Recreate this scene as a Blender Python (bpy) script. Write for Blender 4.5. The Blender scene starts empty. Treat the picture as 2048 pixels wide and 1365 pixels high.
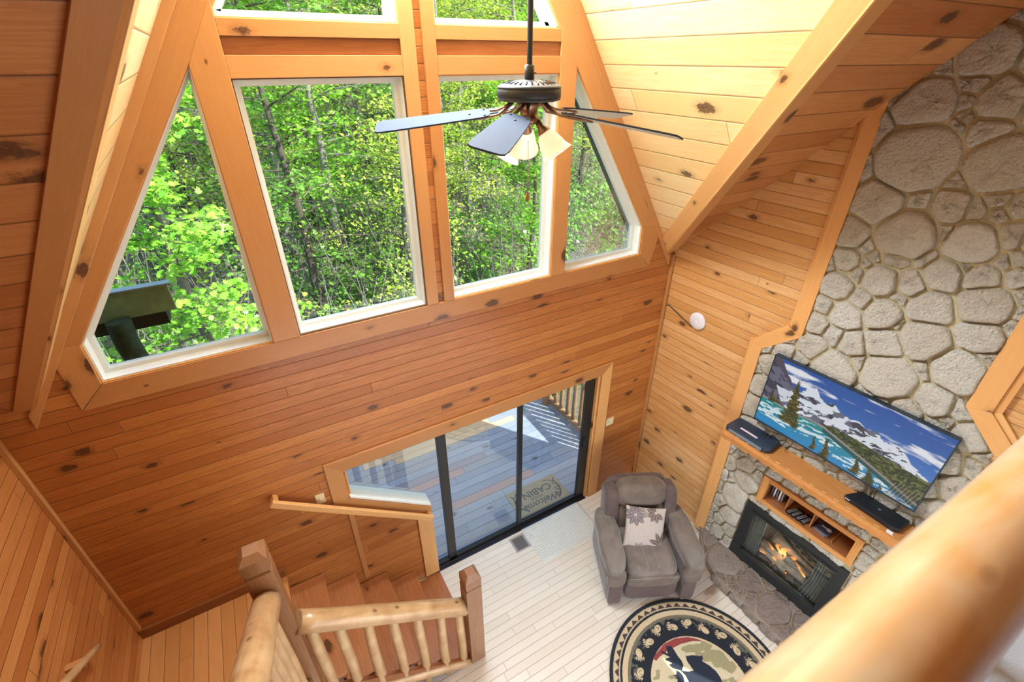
import bpy, bmesh, math, random
import numpy as np
from mathutils import Vector, Matrix
from mathutils.geometry import tessellate_polygon
S = bpy.context.scene
COL = S.collection
random.seed(7)
R = math.radians
# ------------------------------------------------------------------ camera
pitch = math.atan2(566, 939); yaw = R(30.07)
fw = Vector((math.sin(yaw)*math.cos(pitch), math.cos(yaw)*math.cos(pitch), -math.sin(pitch)))
rt = Vector((math.cos(yaw), -math.sin(yaw), 0)); upv = rt.cross(fw)
cd = bpy.data.cameras.new('camera'); cam = bpy.data.objects.new('camera', cd); COL.objects.link(cam)
cd.sensor_width = 36; cd.lens = 36*939/2048; cd.clip_start = 0.05; cd.clip_end = 400
M = Matrix((rt, upv, -fw)).transposed().to_4x4(); M.translation = (0, -3.3, 5.135)
cam.matrix_world = M; S.camera = cam
cd.dof.use_dof = True; cd.dof.focus_distance = 4.2; cd.dof.aperture_fstop = 4.5
# ------------------------------------------------------------------ light
W = bpy.data.worlds.new('World'); S.world = W; W.use_nodes = True
wn = W.node_tree; bg = wn.nodes['Background']
sky = wn.nodes.new('ShaderNodeTexSky'); sky.sky_type = 'NISHITA'; sky.sun_disc = False
sky.sun_elevation = R(48); sky.sun_rotation = R(120); sky.air_density = 1.0; sky.dust_density = 1.5
wn.links.new(sky.outputs[0], bg.inputs[0]); bg.inputs[1].default_value = 0.6
def lamp(name, kind, loc, energy, color=(1, 1, 1), direction=None, **k):
    d = bpy.data.lights.new(name, kind); d.energy = energy; d.color = color
    for a, b in k.items(): setattr(d, a, b)
    o = bpy.data.objects.new(name, d); COL.objects.link(o); o.location = loc
    if direction: o.rotation_euler = Vector(direction).to_track_quat('-Z', 'Y').to_euler()
    return o
SUN_DIR = (-0.42, 0.62, -0.80)
lamp('sun', 'SUN', (6, -10, 14), 12.5, (1, 0.95, 0.84), SUN_DIR, angle=0.009)
# two area fills added behind the camera, in and under the loft, to brighten the room
lamp('loft_fill_light', 'AREA', (0.9, -6.8, 5.2), 330, (1, .97, .93), (.05, 1, -.2), shape='RECTANGLE', size=5, size_y=2.4)
lamp('rear_fill_light', 'AREA', (1.5, -4.1, 1.1), 70, (1, .98, .96), (.05, 1, 0), shape='RECTANGLE', size=3.6, size_y=.9)
# area fill added just inside the tall upper gable panes to imitate daylight
lamp('gable_fill_light', 'AREA', (1.227, -.16, 6.15), 400, (.86, .94, 1), (.10, -1, -.62), shape='RECTANGLE', size=1.1, size_y=1.0)
S.view_settings.view_transform = 'Standard'; S.view_settings.look = 'None'
S.view_settings.gamma = 1; S.view_settings.exposure = -0.27; S.view_settings.use_curve_mapping = False

# ------------------------------------------------------------------ helpers
class NT:
    def __init__(s, name):
        s.m = bpy.data.materials.new(name); s.m.use_nodes = True
        s.t = s.m.node_tree; s.b = s.t.nodes['Principled BSDF']
    def n(s, ty, **p):
        x = s.t.nodes.new('ShaderNode'+ty)
        for k, v in p.items(): setattr(x, k, v)
        return x
    def put(s, sock, v):
        if isinstance(v, bpy.types.NodeSocket): s.t.links.new(v, sock)
        else: sock.default_value = v
    def math(s, op, a, b=0.0, c=0.0, clamp=False):
        x = s.n('Math', operation=op, use_clamp=clamp)
        for i, v in enumerate((a, b, c)): s.put(x.inputs[i], v)
        return x.outputs[0]
    def xyz(s, x, y, z=0.0):
        c = s.n('CombineXYZ')
        for i, v in enumerate((x, y, z)): s.put(c.inputs[i], v)
        return c.outputs[0]
    def noise(s, vec, scale=5, detail=3, rough=.5, dist=0):
        x = s.n('TexNoise'); s.put(x.inputs['Vector'], vec)
        for k, v in (('Scale', scale), ('Detail', detail), ('Roughness', rough), ('Distortion', dist)): s.put(x.inputs[k], v)
        return x.outputs['Fac']
    def mix(s, f, a, b, blend='MIX'):
        x = s.n('Mix', data_type='RGBA', blend_type=blend); s.put(x.inputs[0], f)
        for i, v in ((6, a), (7, b)):
            s.put(x.inputs[i], v if isinstance(v, bpy.types.NodeSocket) else (*v, 1))
        return x.outputs[2]
    def ramp(s, f, *stops):
        x = s.n('ValToRGB'); s.put(x.inputs[0], f); e = x.color_ramp.elements
        while len(e) < len(stops): e.new(.5)
        for i, (p, c) in enumerate(stops): e[i].position = p; e[i].color = (*c, 1)
        return x.outputs[0]
    def mr(s, v, a, b, c=0., d=1.):
        x = s.n('MapRange'); x.clamp = True
        for i, q in enumerate((v, a, b, c, d)): s.put(x.inputs[i], q)
        return x.outputs[0]
    def bump(s, h, strength=.5, dist=.01):
        x = s.n('Bump'); s.put(x.inputs['Height'], h); x.inputs['Strength'].default_value = strength; x.inputs['Distance'].default_value = dist
        s.t.links.new(x.outputs[0], s.b.inputs['Normal'])
    def fin(s, color=None, rough=None, metal=0, coat=0, spec=None):
        if color is not None: s.put(s.b.inputs['Base Color'], color if isinstance(color, bpy.types.NodeSocket) else (*color, 1))
        if rough is not None: s.put(s.b.inputs['Roughness'], rough)
        s.b.inputs['Metallic'].default_value = metal; s.b.inputs['Coat Weight'].default_value = coat; s.b.inputs['Coat Roughness'].default_value = .18
        if spec is not None: s.b.inputs['Specular IOR Level'].default_value = spec
        return s.m

def pine(name, ca, cb, board=None, L=2.6, knots=.5, groove=.0022, rough=.42, coat=.15, kcol=(.055, .018, .006), grain=.75, kscale=3.2, gcol=None, seam=True):
    t = NT(name); M_ = t.math
    uv = t.n('UVMap'); sp = t.n('SeparateXYZ'); t.t.links.new(uv.outputs[0], sp.inputs[0])
    u, v = sp.outputs[0], sp.outputs[1]
    oi = t.n('ObjectInfo').outputs['Random']
    if board:
        vb = M_('DIVIDE', v, board); row = M_('FLOOR', vb); fr = M_('SUBTRACT', vb, row)
        w1 = t.n('TexWhiteNoise', noise_dimensions='1D'); t.put(w1.inputs['W'], row)
        u2 = M_('ADD', u, M_('MULTIPLY', w1.outputs['Value'], 9.7))
        ub = M_('DIVIDE', u2, L); seg = M_('FLOOR', ub); fu = M_('SUBTRACT', ub, seg)
        w2 = t.n('TexWhiteNoise', noise_dimensions='2D'); t.t.links.new(t.xyz(row, seg), w2.inputs['Vector'])
        rnd = w2.outputs['Value']
        vv = M_('ADD', v, M_('MULTIPLY', row, 3.17)); uu = M_('ADD', u2, M_('MULTIPLY', seg, 5.3))
    else:
        rnd = oi; vv = M_('ADD', v, M_('MULTIPLY', oi, 13.0)); uu = M_('ADD', u, M_('MULTIPLY', oi, 31.0))
    # knots
    vo = t.n('TexVoronoi', voronoi_dimensions='2D', feature='F1'); t.put(vo.inputs['Scale'], kscale)
    t.t.links.new(t.xyz(M_('MULTIPLY', uu, .62), M_('MULTIPLY', vv, 1.15)), vo.inputs['Vector'])
    cs = t.n('SeparateColor'); t.t.links.new(vo.outputs['Color'], cs.inputs[0])
    kr = M_('MULTIPLY', M_('MAXIMUM', M_('SUBTRACT', cs.outputs[0], 1-knots), 0.0), .13/knots)
    nd = t.noise(t.xyz(M_('MULTIPLY', uu, 22.), M_('MULTIPLY', vv, 40.)), 1., 4, .65)
    dist = M_('ADD', vo.outputs['Distance'], M_('MULTIPLY', M_('SUBTRACT', nd, .5), .17))
    dk_ = M_('SUBTRACT', dist, kr); km = t.mr(dk_, -.022, .014, 1., 0.); rg = M_('MULTIPLY', M_('SINE', M_('MULTIPLY', dist, 190.)), .5)
    km = M_('MULTIPLY', km, M_('GREATER_THAN', kr, .012))
    halo = M_('MULTIPLY', t.mr(M_('SUBTRACT', dist, kr), 0., .10, 1., 0.), M_('GREATER_THAN', kr, .03))
    # grain
    g1 = t.noise(t.xyz(M_('MULTIPLY', uu, 1.3), M_('ADD', M_('MULTIPLY', vv, 26.), M_('MULTIPLY', halo, 1.2))), 1., 3, .55, .35)
    g1 = t.mr(M_('FRACT', M_('MULTIPLY', g1, 6.)), 0., 1., 0., 1.)
    g2 = t.noise(t.xyz(M_('MULTIPLY', uu, 5.), M_('MULTIPLY', vv, 260.)), 1., 2, .6)
    g3 = t.noise(t.xyz(M_('MULTIPLY', uu, .9), M_('MULTIPLY', vv, 5.), rnd), 1., 2)
    f = M_('ADD', M_('MULTIPLY', rnd, .6), M_('ADD', M_('MULTIPLY', g3, .55), M_('ADD', M_('MULTIPLY', g1, .34*grain), M_('MULTIPLY', M_('SUBTRACT', g2, .5), .5*grain))))
    col = t.mix(t.mr(f, .2, 1.0), ca, cb)
    col = t.mix(M_('MULTIPLY', halo, .45), col, tuple((a*.55+k*.45) for a, k in zip(cb, kcol)))
    col = t.mix(M_('MULTIPLY', km, M_('ADD', .82, M_('MULTIPLY', rg, .25))), col, kcol)
    col = t.mix(M_('MULTIPLY', M_('MULTIPLY', halo, M_('MAXIMUM', rg, 0.)), .5), col, kcol)
    h = M_('MULTIPLY', g2, .12)
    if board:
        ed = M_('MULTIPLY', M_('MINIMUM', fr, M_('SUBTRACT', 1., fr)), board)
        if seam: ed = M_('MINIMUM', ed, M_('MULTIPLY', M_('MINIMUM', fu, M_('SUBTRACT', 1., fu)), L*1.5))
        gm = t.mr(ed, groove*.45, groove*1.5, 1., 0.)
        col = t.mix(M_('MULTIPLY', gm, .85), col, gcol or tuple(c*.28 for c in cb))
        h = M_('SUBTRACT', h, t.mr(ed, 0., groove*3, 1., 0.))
    t.bump(h, .55, .004)
    return t.fin(col, rough, coat=coat)

def plain(name, c, rough=.5, metal=0, coat=0, noise=0, nscale=40, bump=0, spec=None):
    t = NT(name)
    tc = t.n('TexCoord').outputs['Object']
    nz = t.noise(tc, nscale, 4)
    col = t.mix(nz, tuple(max(0, x*(1-noise)) for x in c), tuple(min(1, x*(1+noise)) for x in c)) if noise else None
    if bump: t.bump(nz, bump, .004)
    return t.fin(col if noise else c, rough, metal, coat, spec)

def link(name, me, mat=None, parent=None, loc=None):
    o = bpy.data.objects.new(name, me); COL.objects.link(o)
    if mat is not None:
        for m in (mat if isinstance(mat, (list, tuple)) else [mat]): me.materials.append(m)
    if parent is not None: o.parent = parent
    if loc is not None: o.location = loc
    return o
def tag(o, label=None, cat=None, group=None, kind=None):
    if label: o['label'] = label
    if cat: o['category'] = cat
    if group: o['group'] = group
    if kind: o['kind'] = kind
    return o
def empty(name, loc=(0, 0, 0), label=None, cat=None, group=None, kind=None, rot=None):
    o = bpy.data.objects.new(name, None); COL.objects.link(o); o.location = loc; o.empty_display_size = .1
    if rot: o.rotation_euler = rot
    return tag(o, label, cat, group, kind)
def copy_tree(o, parent=None):
    c = o.copy(); COL.objects.link(c); c.parent = parent
    for ch in list(o.children): copy_tree(ch, c)
    return c
def uvs(me, udir=(1, 0, 0), off=(0, 0)):
    ud = Vector(udir).normalized(); lay = me.uv_layers.new(name='UVMap') if not me.uv_layers else me.uv_layers[0]
    for p in me.polygons:
        n = p.normal; u = ud - n*ud.dot(n)
        if u.length < .3:
            u = Vector((0, 0, 1)) - n*n.z
            if u.length < .1: u = Vector((1, 0, 0))
        u.normalize(); v = n.cross(u)
        # keep the sign of v steady
        k = max(range(3), key=lambda i: abs(v[i]))
        if v[k] < 0: v = -v
        for li in p.loop_indices:
            c = me.vertices[me.loops[li].vertex_index].co
            lay.data[li].uv = (c.dot(u)+off[0], c.dot(v)+off[1])
class MB:
    def __init__(s): s.bm = bmesh.new()
    def pts(s, ps): return [s.bm.verts.new(p) for p in ps]
    def face(s, vs, mi=0):
        try: f = s.bm.faces.new(vs); f.material_index = mi; return f
        except ValueError: return None
    def prism(s, poly, d, mi=0):
        d = Vector(d); a = s.pts([Vector(p) for p in poly]); b = s.pts([Vector(p)+d for p in poly]); n = len(a)
        s.face(a[::-1], mi); s.face(b, mi)
        for i in range(n): s.face([a[i], a[(i+1) % n], b[(i+1) % n], b[i]], mi)
        return s
    def box(s, lo, hi, mi=0):
        (x0, y0, z0), (x1, y1, z1) = lo, hi
        return s.prism([(x0, y0, z0), (x1, y0, z0), (x1, y1, z0), (x0, y1, z0)], (0, 0, z1-z0), mi)
    def obox(s, c, ax, ay, az, mi=0):   # centre and half axes
        c, ax, ay, az = map(Vector, (c, ax, ay, az))
        return s.prism([c-ax-ay-az, c+ax-ay-az, c+ax+ay-az, c-ax+ay-az], 2*az, mi)
    def rings(s, rings, cap=True, mi=0, closed=True):
        vs = [s.pts(r) for r in rings]; n = len(vs[0])
        for a, b in zip(vs, vs[1:]):
            for i in range(n if closed else n-1): s.face([a[i], a[(i+1) % n], b[(i+1) % n], b[i]], mi)
        if cap: s.face(vs[0][::-1], mi); s.face(vs[-1], mi)
        s.last = vs[-1]
        return s
    def tube(s, path, rad, n=12, mi=0, cap=True, jit=0):
        path = [Vector(p) for p in path]; rad = rad if isinstance(rad, (list, tuple)) else [rad]*len(path); rs = []
        t0 = (path[1]-path[0]).normalized(); a = Vector((0, 0, 1)) if abs(t0.z) < .9 else Vector((1, 0, 0)); a = (a-t0*a.dot(t0)).normalized()
        for i, p in enumerate(path):
            t = (path[min(i+1, len(path)-1)]-path[max(i-1, 0)]).normalized(); a = (a-t*a.dot(t)).normalized(); b = t.cross(a)
            rs.append([p+(a*math.cos(2*math.pi*k/n)+b*math.sin(2*math.pi*k/n))*rad[i]*(1+random.uniform(-jit, jit)) for k in range(n)])
        return s.rings(rs, cap, mi)
    def lathe(s, prof, n=24, c=(0, 0, 0), rot=None, mi=0, cap=False):
        rs = []
        for r, z in prof:
            ring = [Vector((r*math.cos(2*math.pi*k/n), r*math.sin(2*math.pi*k/n), z)) for k in range(n)]
            if rot: ring = [rot @ p for p in ring]
            rs.append([p+Vector(c) for p in ring])
        return s.rings(rs, cap, mi)
    def build(s, name, mat, parent=None, udir=None, smooth=False, bevel=0, subsurf=0, off=None, loc=None):
        bmesh.ops.recalc_face_normals(s.bm, faces=s.bm.faces)
        me = bpy.data.meshes.new(name); s.bm.to_mesh(me); s.bm.free()
        if udir is not None: me.update(); uvs(me, udir, off or (0, 0))
        o = link(name, me, mat, parent, loc)
        if smooth: me.polygons.foreach_set('use_smooth', [True]*len(me.polygons))
        if bevel:
            b = o.modifiers.new('b', 'BEVEL'); b.width = bevel; b.segments = 2; b.limit_method = 'ANGLE'; b.angle_limit = R(35)
        if subsurf:
            b = o.modifiers.new('s', 'SUBSURF'); b.levels = b.render_levels = subsurf
        return o
def panel(name, loops, to3, d, mat, udir, parent=None, off=None, kind='structure'):
    """a flat wall with holes: loops of 2-D points, mapped to 3-D, thickened by d"""
    flat = [[Vector(to3(*p)) for p in lp] for lp in loops]
    tri = tessellate_polygon([[Vector((p[0], p[1], 0)) for p in lp] for lp in loops])
    allp = [p for lp in flat for p in lp]; mb = MB(); d = Vector(d)
    A = mb.pts(allp); B = mb.pts([p+d for p in allp])
    for t in tri: mb.face([A[i] for i in t]); mb.face([B[i] for i in reversed(t)])
    k = 0
    for lp in flat:
        n = len(lp)
        for i in range(n): mb.face([A[k+i], A[k+(i+1) % n], B[k+(i+1) % n], B[k+i]])
        k += n
    o = mb.build(name, mat, parent, udir, off=off)
    if kind: o['kind'] = kind
    return o
XZ = lambda x, z: (x, 0, z)
def inpoly(X, Y, poly):
    ins = np.zeros(X.shape, bool); n = len(poly); j = n-1
    for i in range(n):
        xi, yi = poly[i]; xj, yj = poly[j]
        c = ((yi > Y) != (yj > Y)) & (X < (xj-xi)*(Y-yi)/((yj-yi) or 1e-9)+xi)
        ins ^= c; j = i
    return ins
def vnoise(X, Y, seed=0, oct=4):
    """value noise in numpy"""
    rs = np.random.RandomState(seed); tot = np.zeros(X.shape); amp = 1; s = 0
    for o in range(oct):
        g = rs.rand(64, 64); x = X*2**o; y = Y*2**o
        xi = np.floor(x).astype(int); yi = np.floor(y).astype(int); fx = x-xi; fy = y-yi
        fx = fx*fx*(3-2*fx); fy = fy*fy*(3-2*fy); G = lambda a, b: g[a % 64, b % 64]
        v = (G(xi, yi)*(1-fx)+G(xi+1, yi)*fx)*(1-fy)+(G(xi, yi+1)*(1-fx)+G(xi+1, yi+1)*fx)*fy
        tot += v*amp; s += amp; amp *= .5
    return tot/s
def grid_mesh(name, P, C, mat, parent=None, smooth=False, mask=None):
    """P (h,w,3) points, C (h,w,3) linear colours as a corner-free point attribute"""
    h, w = P.shape[:2]; idx = np.arange(h*w).reshape(h, w)
    q = np.stack([idx[:-1, :-1], idx[:-1, 1:], idx[1:, 1:], idx[1:, :-1]], -1).reshape(-1, 4)
    if mask is not None: q = q[(mask[:-1, :-1] & mask[1:, 1:] & mask[:-1, 1:] & mask[1:, :-1]).reshape(-1)]
    me = bpy.data.meshes.new(name); me.vertices.add(h*w); me.vertices.foreach_set('co', P.reshape(-1).astype(np.float32))
    me.loops.add(len(q)*4); me.loops.foreach_set('vertex_index', q.reshape(-1).astype(np.int32))
    me.polygons.add(len(q)); me.polygons.foreach_set('loop_start', np.arange(0, len(q)*4, 4, dtype=np.int32))
    try: me.polygons.foreach_set('loop_total', np.full(len(q), 4, dtype=np.int32))
    except Exception: pass
    me.update(calc_edges=True)
    a = me.color_attributes.new('Col', 'FLOAT_COLOR', 'POINT')
    a.data.foreach_set('color', np.concatenate([C, np.ones((h, w, 1))], -1).reshape(-1).astype(np.float32))
    me.validate()
    if smooth: me.polygons.foreach_set('use_smooth', [True]*len(me.polygons))
    return link(name, me, mat, parent)
def s2l(c):
    c = np.asarray(c, float)/255.; return np.where(c <= .04045, c/12.92, ((c+.055)/1.055)**2.4)
def attr_mat(name, rough=.8, emit=0, bump=0, bs=400, coat=0):
    t = NT(name); a = t.n('Attribute', attribute_name='Col')
    if emit:
        t.t.links.new(a.outputs['Color'], t.b.inputs['Emission Color']); t.b.inputs['Emission Strength'].default_value = emit
        return t.fin((.01, .01, .01), rough, coat=coat)
    if bump: t.bump(t.noise(t.n('TexCoord').outputs['Object'], bs, 2), bump, .003)
    return t.fin(a.outputs['Color'], rough, coat=coat)

# ------------------------------------------------------------------ materials
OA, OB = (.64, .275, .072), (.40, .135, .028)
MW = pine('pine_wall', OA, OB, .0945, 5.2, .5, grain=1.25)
MWR = pine('pine_side_wall', (.78, .50, .24), (.58, .29, .09), .0945, 6.5, .5, grain=1.2)  # same pine, paler: the stronger light on this wall is in the colour
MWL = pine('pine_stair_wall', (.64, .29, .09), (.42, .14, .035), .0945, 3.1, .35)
MC = pine('pine_ceiling', (.86, .68, .40), (.74, .48, .20), .187, 7.5, .5, groove=.003, kscale=2.6, grain=.9)  # pine lightened, the light falling on the slopes put into its colour
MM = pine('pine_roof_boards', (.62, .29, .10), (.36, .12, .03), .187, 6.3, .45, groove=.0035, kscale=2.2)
TR = pine('pine_trim', (.60, .31, .115), (.47, .21, .066), None, knots=.38, kscale=3.4, grain=.55)
TRL = pine('pine_trim_light', (.80, .47, .19), (.68, .34, .11), None, knots=.38, kscale=3.4, grain=.55)
FLR = pine('floor_boards', (.78, .75, .67), (.70, .65, .56), .082, 1.1, .25, groove=.0016, rough=.28, coat=.45, kscale=1.8, grain=.4, kcol=(.35, .25, .17), gcol=(.28, .2, .14))  # orange pine floor, its pale window glare put into the base colour
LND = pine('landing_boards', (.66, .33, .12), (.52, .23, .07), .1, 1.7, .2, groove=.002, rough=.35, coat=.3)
TRD = pine('tread_wood', (.50, .22, .085), (.32, .11, .035), None, knots=.25, grain=1.1, rough=.3, coat=.35)
DRK = pine('dark_pine', (.36, .13, .04), (.22, .07, .02), None, knots=.2, grain=1.)
OAK = pine('oak', (.72, .37, .12), (.52, .22, .06), None, knots=.02, grain=1.4, rough=.35, coat=.3)
WHT = plain('white_vinyl', (.82, .86, .84), .35, noise=.06, nscale=20)
BLK = plain('black_metal', (.012, .013, .015), .35)
BLG = plain('black_gloss', (.015, .016, .02), .18, coat=.4)
def glass_mat():
    t = NT('window_glass'); t.t.nodes.remove(t.b)
    o = t.t.nodes['Material Output']; tr = t.n('BsdfTransparent'); tr.inputs[0].default_value = (.94, .97, .95, 1)
    gl = t.n('BsdfGlossy'); gl.inputs['Roughness'].default_value = .01; fr = t.n('Fresnel'); fr.inputs[0].default_value = 1.45
    mx = t.n('MixShader'); f2 = t.math('MULTIPLY', fr.outputs[0], .3)
    t.put(mx.inputs[0], f2); t.t.links.new(tr.outputs[0], mx.inputs[1]); t.t.links.new(gl.outputs[0], mx.inputs[2]); t.t.links.new(mx.outputs[0], o.inputs[0])
    return t.m
GLS = glass_mat()
def log_mat(name, ca, cb, scale=1., rough=.35, coat=.35):
    t = NT(name); M_ = t.math
    tc = t.n('TexCoord').outputs['Object']; sp = t.n('SeparateXYZ'); t.t.links.new(tc, sp.inputs[0])
    mp = t.n('Mapping'); t.t.links.new(tc, mp.inputs[0]); mp.inputs['Scale'].default_value = (14*scale, 14*scale, 1.6*scale)
    a = t.noise(mp.outputs[0], 1., 4, .6, .8)
    b = t.noise(tc, 5*scale, 3, .5, .5)
    col = t.mix(t.mr(M_('ADD', M_('MULTIPLY', a, .6), M_('MULTIPLY', b, .6)), .4, .8), ca, cb)
    vo = t.n('TexVoronoi', feature='F1'); mp2 = t.n('Mapping'); t.t.links.new(tc, mp2.inputs[0]); mp2.inputs['Scale'].default_value = (1, 1, .6)
    t.t.links.new(mp2.outputs[0], vo.inputs['Vector']); t.put(vo.inputs['Scale'], 9*scale)
    cs = t.n('SeparateColor'); t.t.links.new(vo.outputs['Color'], cs.inputs[0])
    km = M_('MULTIPLY', t.mr(vo.outputs['Distance'], .06, .16, 1., 0.), M_('GREATER_THAN', cs.outputs[0], .72))
    col = t.mix(M_('MULTIPLY', km, .8), col, (.12, .05, .02))
    t.bump(M_('SUBTRACT', a, M_('MULTIPLY', km, .5)), .35, .006)
    return t.fin(col, rough, coat=coat)
LOG = log_mat('peeled_log', (.62, .42, .22), (.34, .17, .06))
LOGD = log_mat('weathered_log', (.40, .24, .12), (.25, .13, .06), rough=.7, coat=0)
# ------------------------------------------------------------------ the shell
XL, XR, XC = -1.6, 3.932, 1.227
RK = 1.546
def rakeR(x): return 9.276-RK*x+.0
def rakeL(x): return 9.276-RK*(2*XC-x)
TH = R(3.9); RD = Vector((math.sin(TH), -math.cos(TH), 0)); RN = Vector((-math.cos(TH), -math.sin(TH), 0)); P0 = Vector((XR+.003, 0, 0))
def RW(s, z, o=0.): return P0+RD*s+RN*o+Vector((0, 0, z))
def main_z(y): return 3.37-1.015*y
# openings of the gable wall (x, z)
def rin_l(x): return 3.70+1.44*(x+1.012)
def rin_r(x): return 5.079-1.467*(x-2.463)
WIN = [
 [(-1.012, 3.42), (-.035, 3.42), (-.035, 5.105), (-1.012, 3.70)],
 [(.14, 3.42), (1.112, 3.42), (1.112, 5.04), (.14, 5.04)],
 [(1.345, 3.42), (2.31, 3.42), (2.31, 5.04), (1.345, 5.04)],
 [(2.462, 3.42), (3.40, 3.42), (3.39, 3.715), (2.462, 5.08)],
 [(.14, 5.315), (1.112, 5.315), (1.112, rin_l(1.112)), (.14, rin_l(.14))],
 [(1.345, 5.315), (2.31, 5.315), (2.31, rin_r(2.31)), (1.345, rin_r(1.345))]]
DOOR = [(.20, 1.69), (.915, 1.155), (.915, -.02), (3.08, -.02), (3.08, 2.035), (.20, 2.035)]
zR = rakeR(XR)+.05; 
gable = [(XL, -.3), (XR+.1, -.3), (XR+.1, zR), (XC, rakeR(XC)+.05), (XL, zR)]
panel('wall_back', [gable]+WIN+[DOOR], XZ, (0, .12, 0), MW, (1, 0, 0))
# right wall with the step for the fireplace is one flat wall; stone and trim stand on it
zt = lambda s: 3.40+1.02*s
NI = (1.685, 1.135, 2.525, 1.385)      # niche hole (s0,z0,s1,z1)
FB = (1.60, .12, 2.56, .955)
rect = lambda r: [(r[0], r[1]), (r[2], r[1]), (r[2], r[3]), (r[0], r[3])]
panel('wall_right', [[(-.05, -.3), (4.6, -.3), (4.6, 6.4), (3.5, zt(3.5)), (-.05, zt(-.05))], rect(NI), rect(FB)], lambda s, z: RW(s, z), -RN*.10, MWR, RD)
panel('wall_left', [[(.06, -.3), (-5.2, -.3), (-5.2, 6.4), (-3.55, 6.85), (.06, 3.4)]], lambda y, z: (XL, y, z), (-.1, 0, 0), MWL, (0, 1, 0))
# ceilings: the two slopes of the front gable and the long roof crossing them
def yv(z): return -(z-3.37)/1.015
zap = 9.276-RK*XC
def slope(side, name, mat):
    X = lambda z: (9.276-z)/RK if side > 0 else 2*XC-(9.276-z)/RK
    P = [(X(3.22), 0.12, 3.22), (X(zap), 0.12, zap), (X(zap)+(0 if side > 0 else .11), yv(zap), zap), (X(3.37), .0, 3.37), (X(3.22), .12, 3.22)][:4]
    n = Vector((RK*side, 0, 1)).normalized()
    o = MB().prism(P, n*.06).build(name, mat, udir=(0, 1, 0)); o['kind'] = 'structure'
slope(1, 'ceiling_right_slope', MC); slope(-1, 'ceiling_left_slope', MC)
nM = Vector((0, 1.015, 1)).normalized()
def mainslope(side, name):
    X = lambda z: (9.276-z)/RK if side > 0 else 2*XC-(9.276-z)/RK
    xe = XR+.9 if side > 0 else XL-.1
    zr = 6.95
    P = [(X(3.37), 0, 3.37), (X(zr), yv(zr), zr), (xe, yv(zr), zr), (xe, yv(3.3), 3.3), (X(3.3), yv(3.3), 3.3)]
    o = MB().prism(P, nM*.06).build(name, MM, udir=(1, 0, 0), off=(0, .03)); o['kind'] = 'structure'
mainslope(1, 'ceiling_main_right'); mainslope(-1, 'ceiling_main_left')
zr = 6.95; yr = yv(zr)
o = MB().prism([(XL-.1, yr, zr), (XR+.9, yr, zr), (XR+.9, 2*yr, 3.4), (XL-.1, 2*yr, 3.4)], (0, -.04, .06)).build('ceiling_rear', MM, udir=(1, 0, 0)); o['kind'] = 'structure'
# ridge cap of the gable: closes the slot above the valley crossing
# valley boards
def valley(side, name1, name2):
    X = lambda z, d=0: (9.276-z)/RK if side > 0 else 2*XC-(9.276-z)/RK
    P = lambda z: Vector((X(z)+(0 if side > 0 else .03*(z-3.5)), yv(z), z))
    a, b = P(3.37), P(6.9); t = (b-a).normalized()
    nG = Vector((-RK*side, 0, -1)).normalized()      # inward normal, gable slope
    nI = -nM
    for nm, n, other in ((name1, nG, nI), (name2, nI, nG)):
        w = t.cross(n).normalized()
        if w.dot(Vector((0, 1, 0)) if nm == name1 else Vector((side, 0, 0))) < 0: w = -w
        q = [a-w*.018, b-w*.018, b+w*.125, a+w*.125]
        if nm == name2: q = [a-w*.018, b-w*.018, b+w*(.108 if side > 0 else .075), a+w*(.108 if side > 0 else .075)]
        o = MB().prism(q, n*.02).build(nm, TRL if nm == name1 else TR, udir=t); o['kind'] = 'structure'
valley(1, 'trim_21', 'trim_22'); valley(-1, 'trim_23', 'trim_24')
# floors
o = MB().prism([(XL, 0.05, 0), (XL, -5.4, 0), (5.2, -5.4, 0), (4.02, 0.05, 0)], (0, 0, -.1)).build('floor', FLR, udir=(1, 0, 0)); o['kind'] = 'structure'
CPT = plain('grey_carpet', (.40, .44, .50), .95, noise=.2, nscale=220, bump=.5)
panel('floor_loft', [[(XL+1.1, -3.31), (4.16, -3.31), (4.36, -6.6), (XL+1.1, -6.6)]], lambda x, y: (x, y, 3.55), (0, 0, -.22), CPT, (1, 0, 0))
# ------------------------------------------------------------------ window and wall trim
nt = [0]
def board2(poly, y0=-.022, y1=0., mat=None, udir=(1, 0), to3=None, off=None):
    nt[0] += 1
    mb = MB().prism([(p[0], y0, p[1]) for p in poly], (0, y1-y0, 0))
    o = mb.build('trim_%d' % nt[0], mat or TR, udir=(udir[0], 0, udir[1]), bevel=.003); o['kind'] = 'structure'
    return o
# under the big window, corners, rakes
board2([(-1.163, 3.268), (3.553, 3.268), (3.405, 3.42), (-1.010, 3.42)])
board2([(-1.163, 3.272), (-1.012, 3.42), (-1.012, 3.70), (-1.163, 3.716)], udir=(0, 1))
board2([(3.553, 3.272), (3.405, 3.42), (3.395, 3.712), (3.641, 3.66), (3.60, 3.45)], udir=(0, 1))
zl = lambda x: rakeL(x)-.02; zq = lambda x: rakeR(x)-.02
xt = XC
board2([(-1.163, 3.716), (-1.012, 3.70), (xt, rin_l(xt)), (xt, rin_l(xt)+.34), ], udir=(1, 1.5))
board2([(3.641, 3.66), (3.395, 3.712), (xt, rin_r(xt)), (xt, rin_r(xt)+.34)], udir=(1, -1.5))
# thin strips against the ceiling
for sd, f in ((-1, rakeL), (1, rakeR)):
    a = XC+sd*2.62; b = XC+sd*.02
    if sd < 0: board2([(a, f(a)), (b, f(b)), (b, f(b)-.10), (a, f(a)-.10)], -.03, -.001, TR, (1, 1.5))
    else: board2([(a, f(a)), (b, f(b)), (b, f(b)-.10), (a, f(a)-.10)], -.03, -.001, TR, (1, -1.5))
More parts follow.
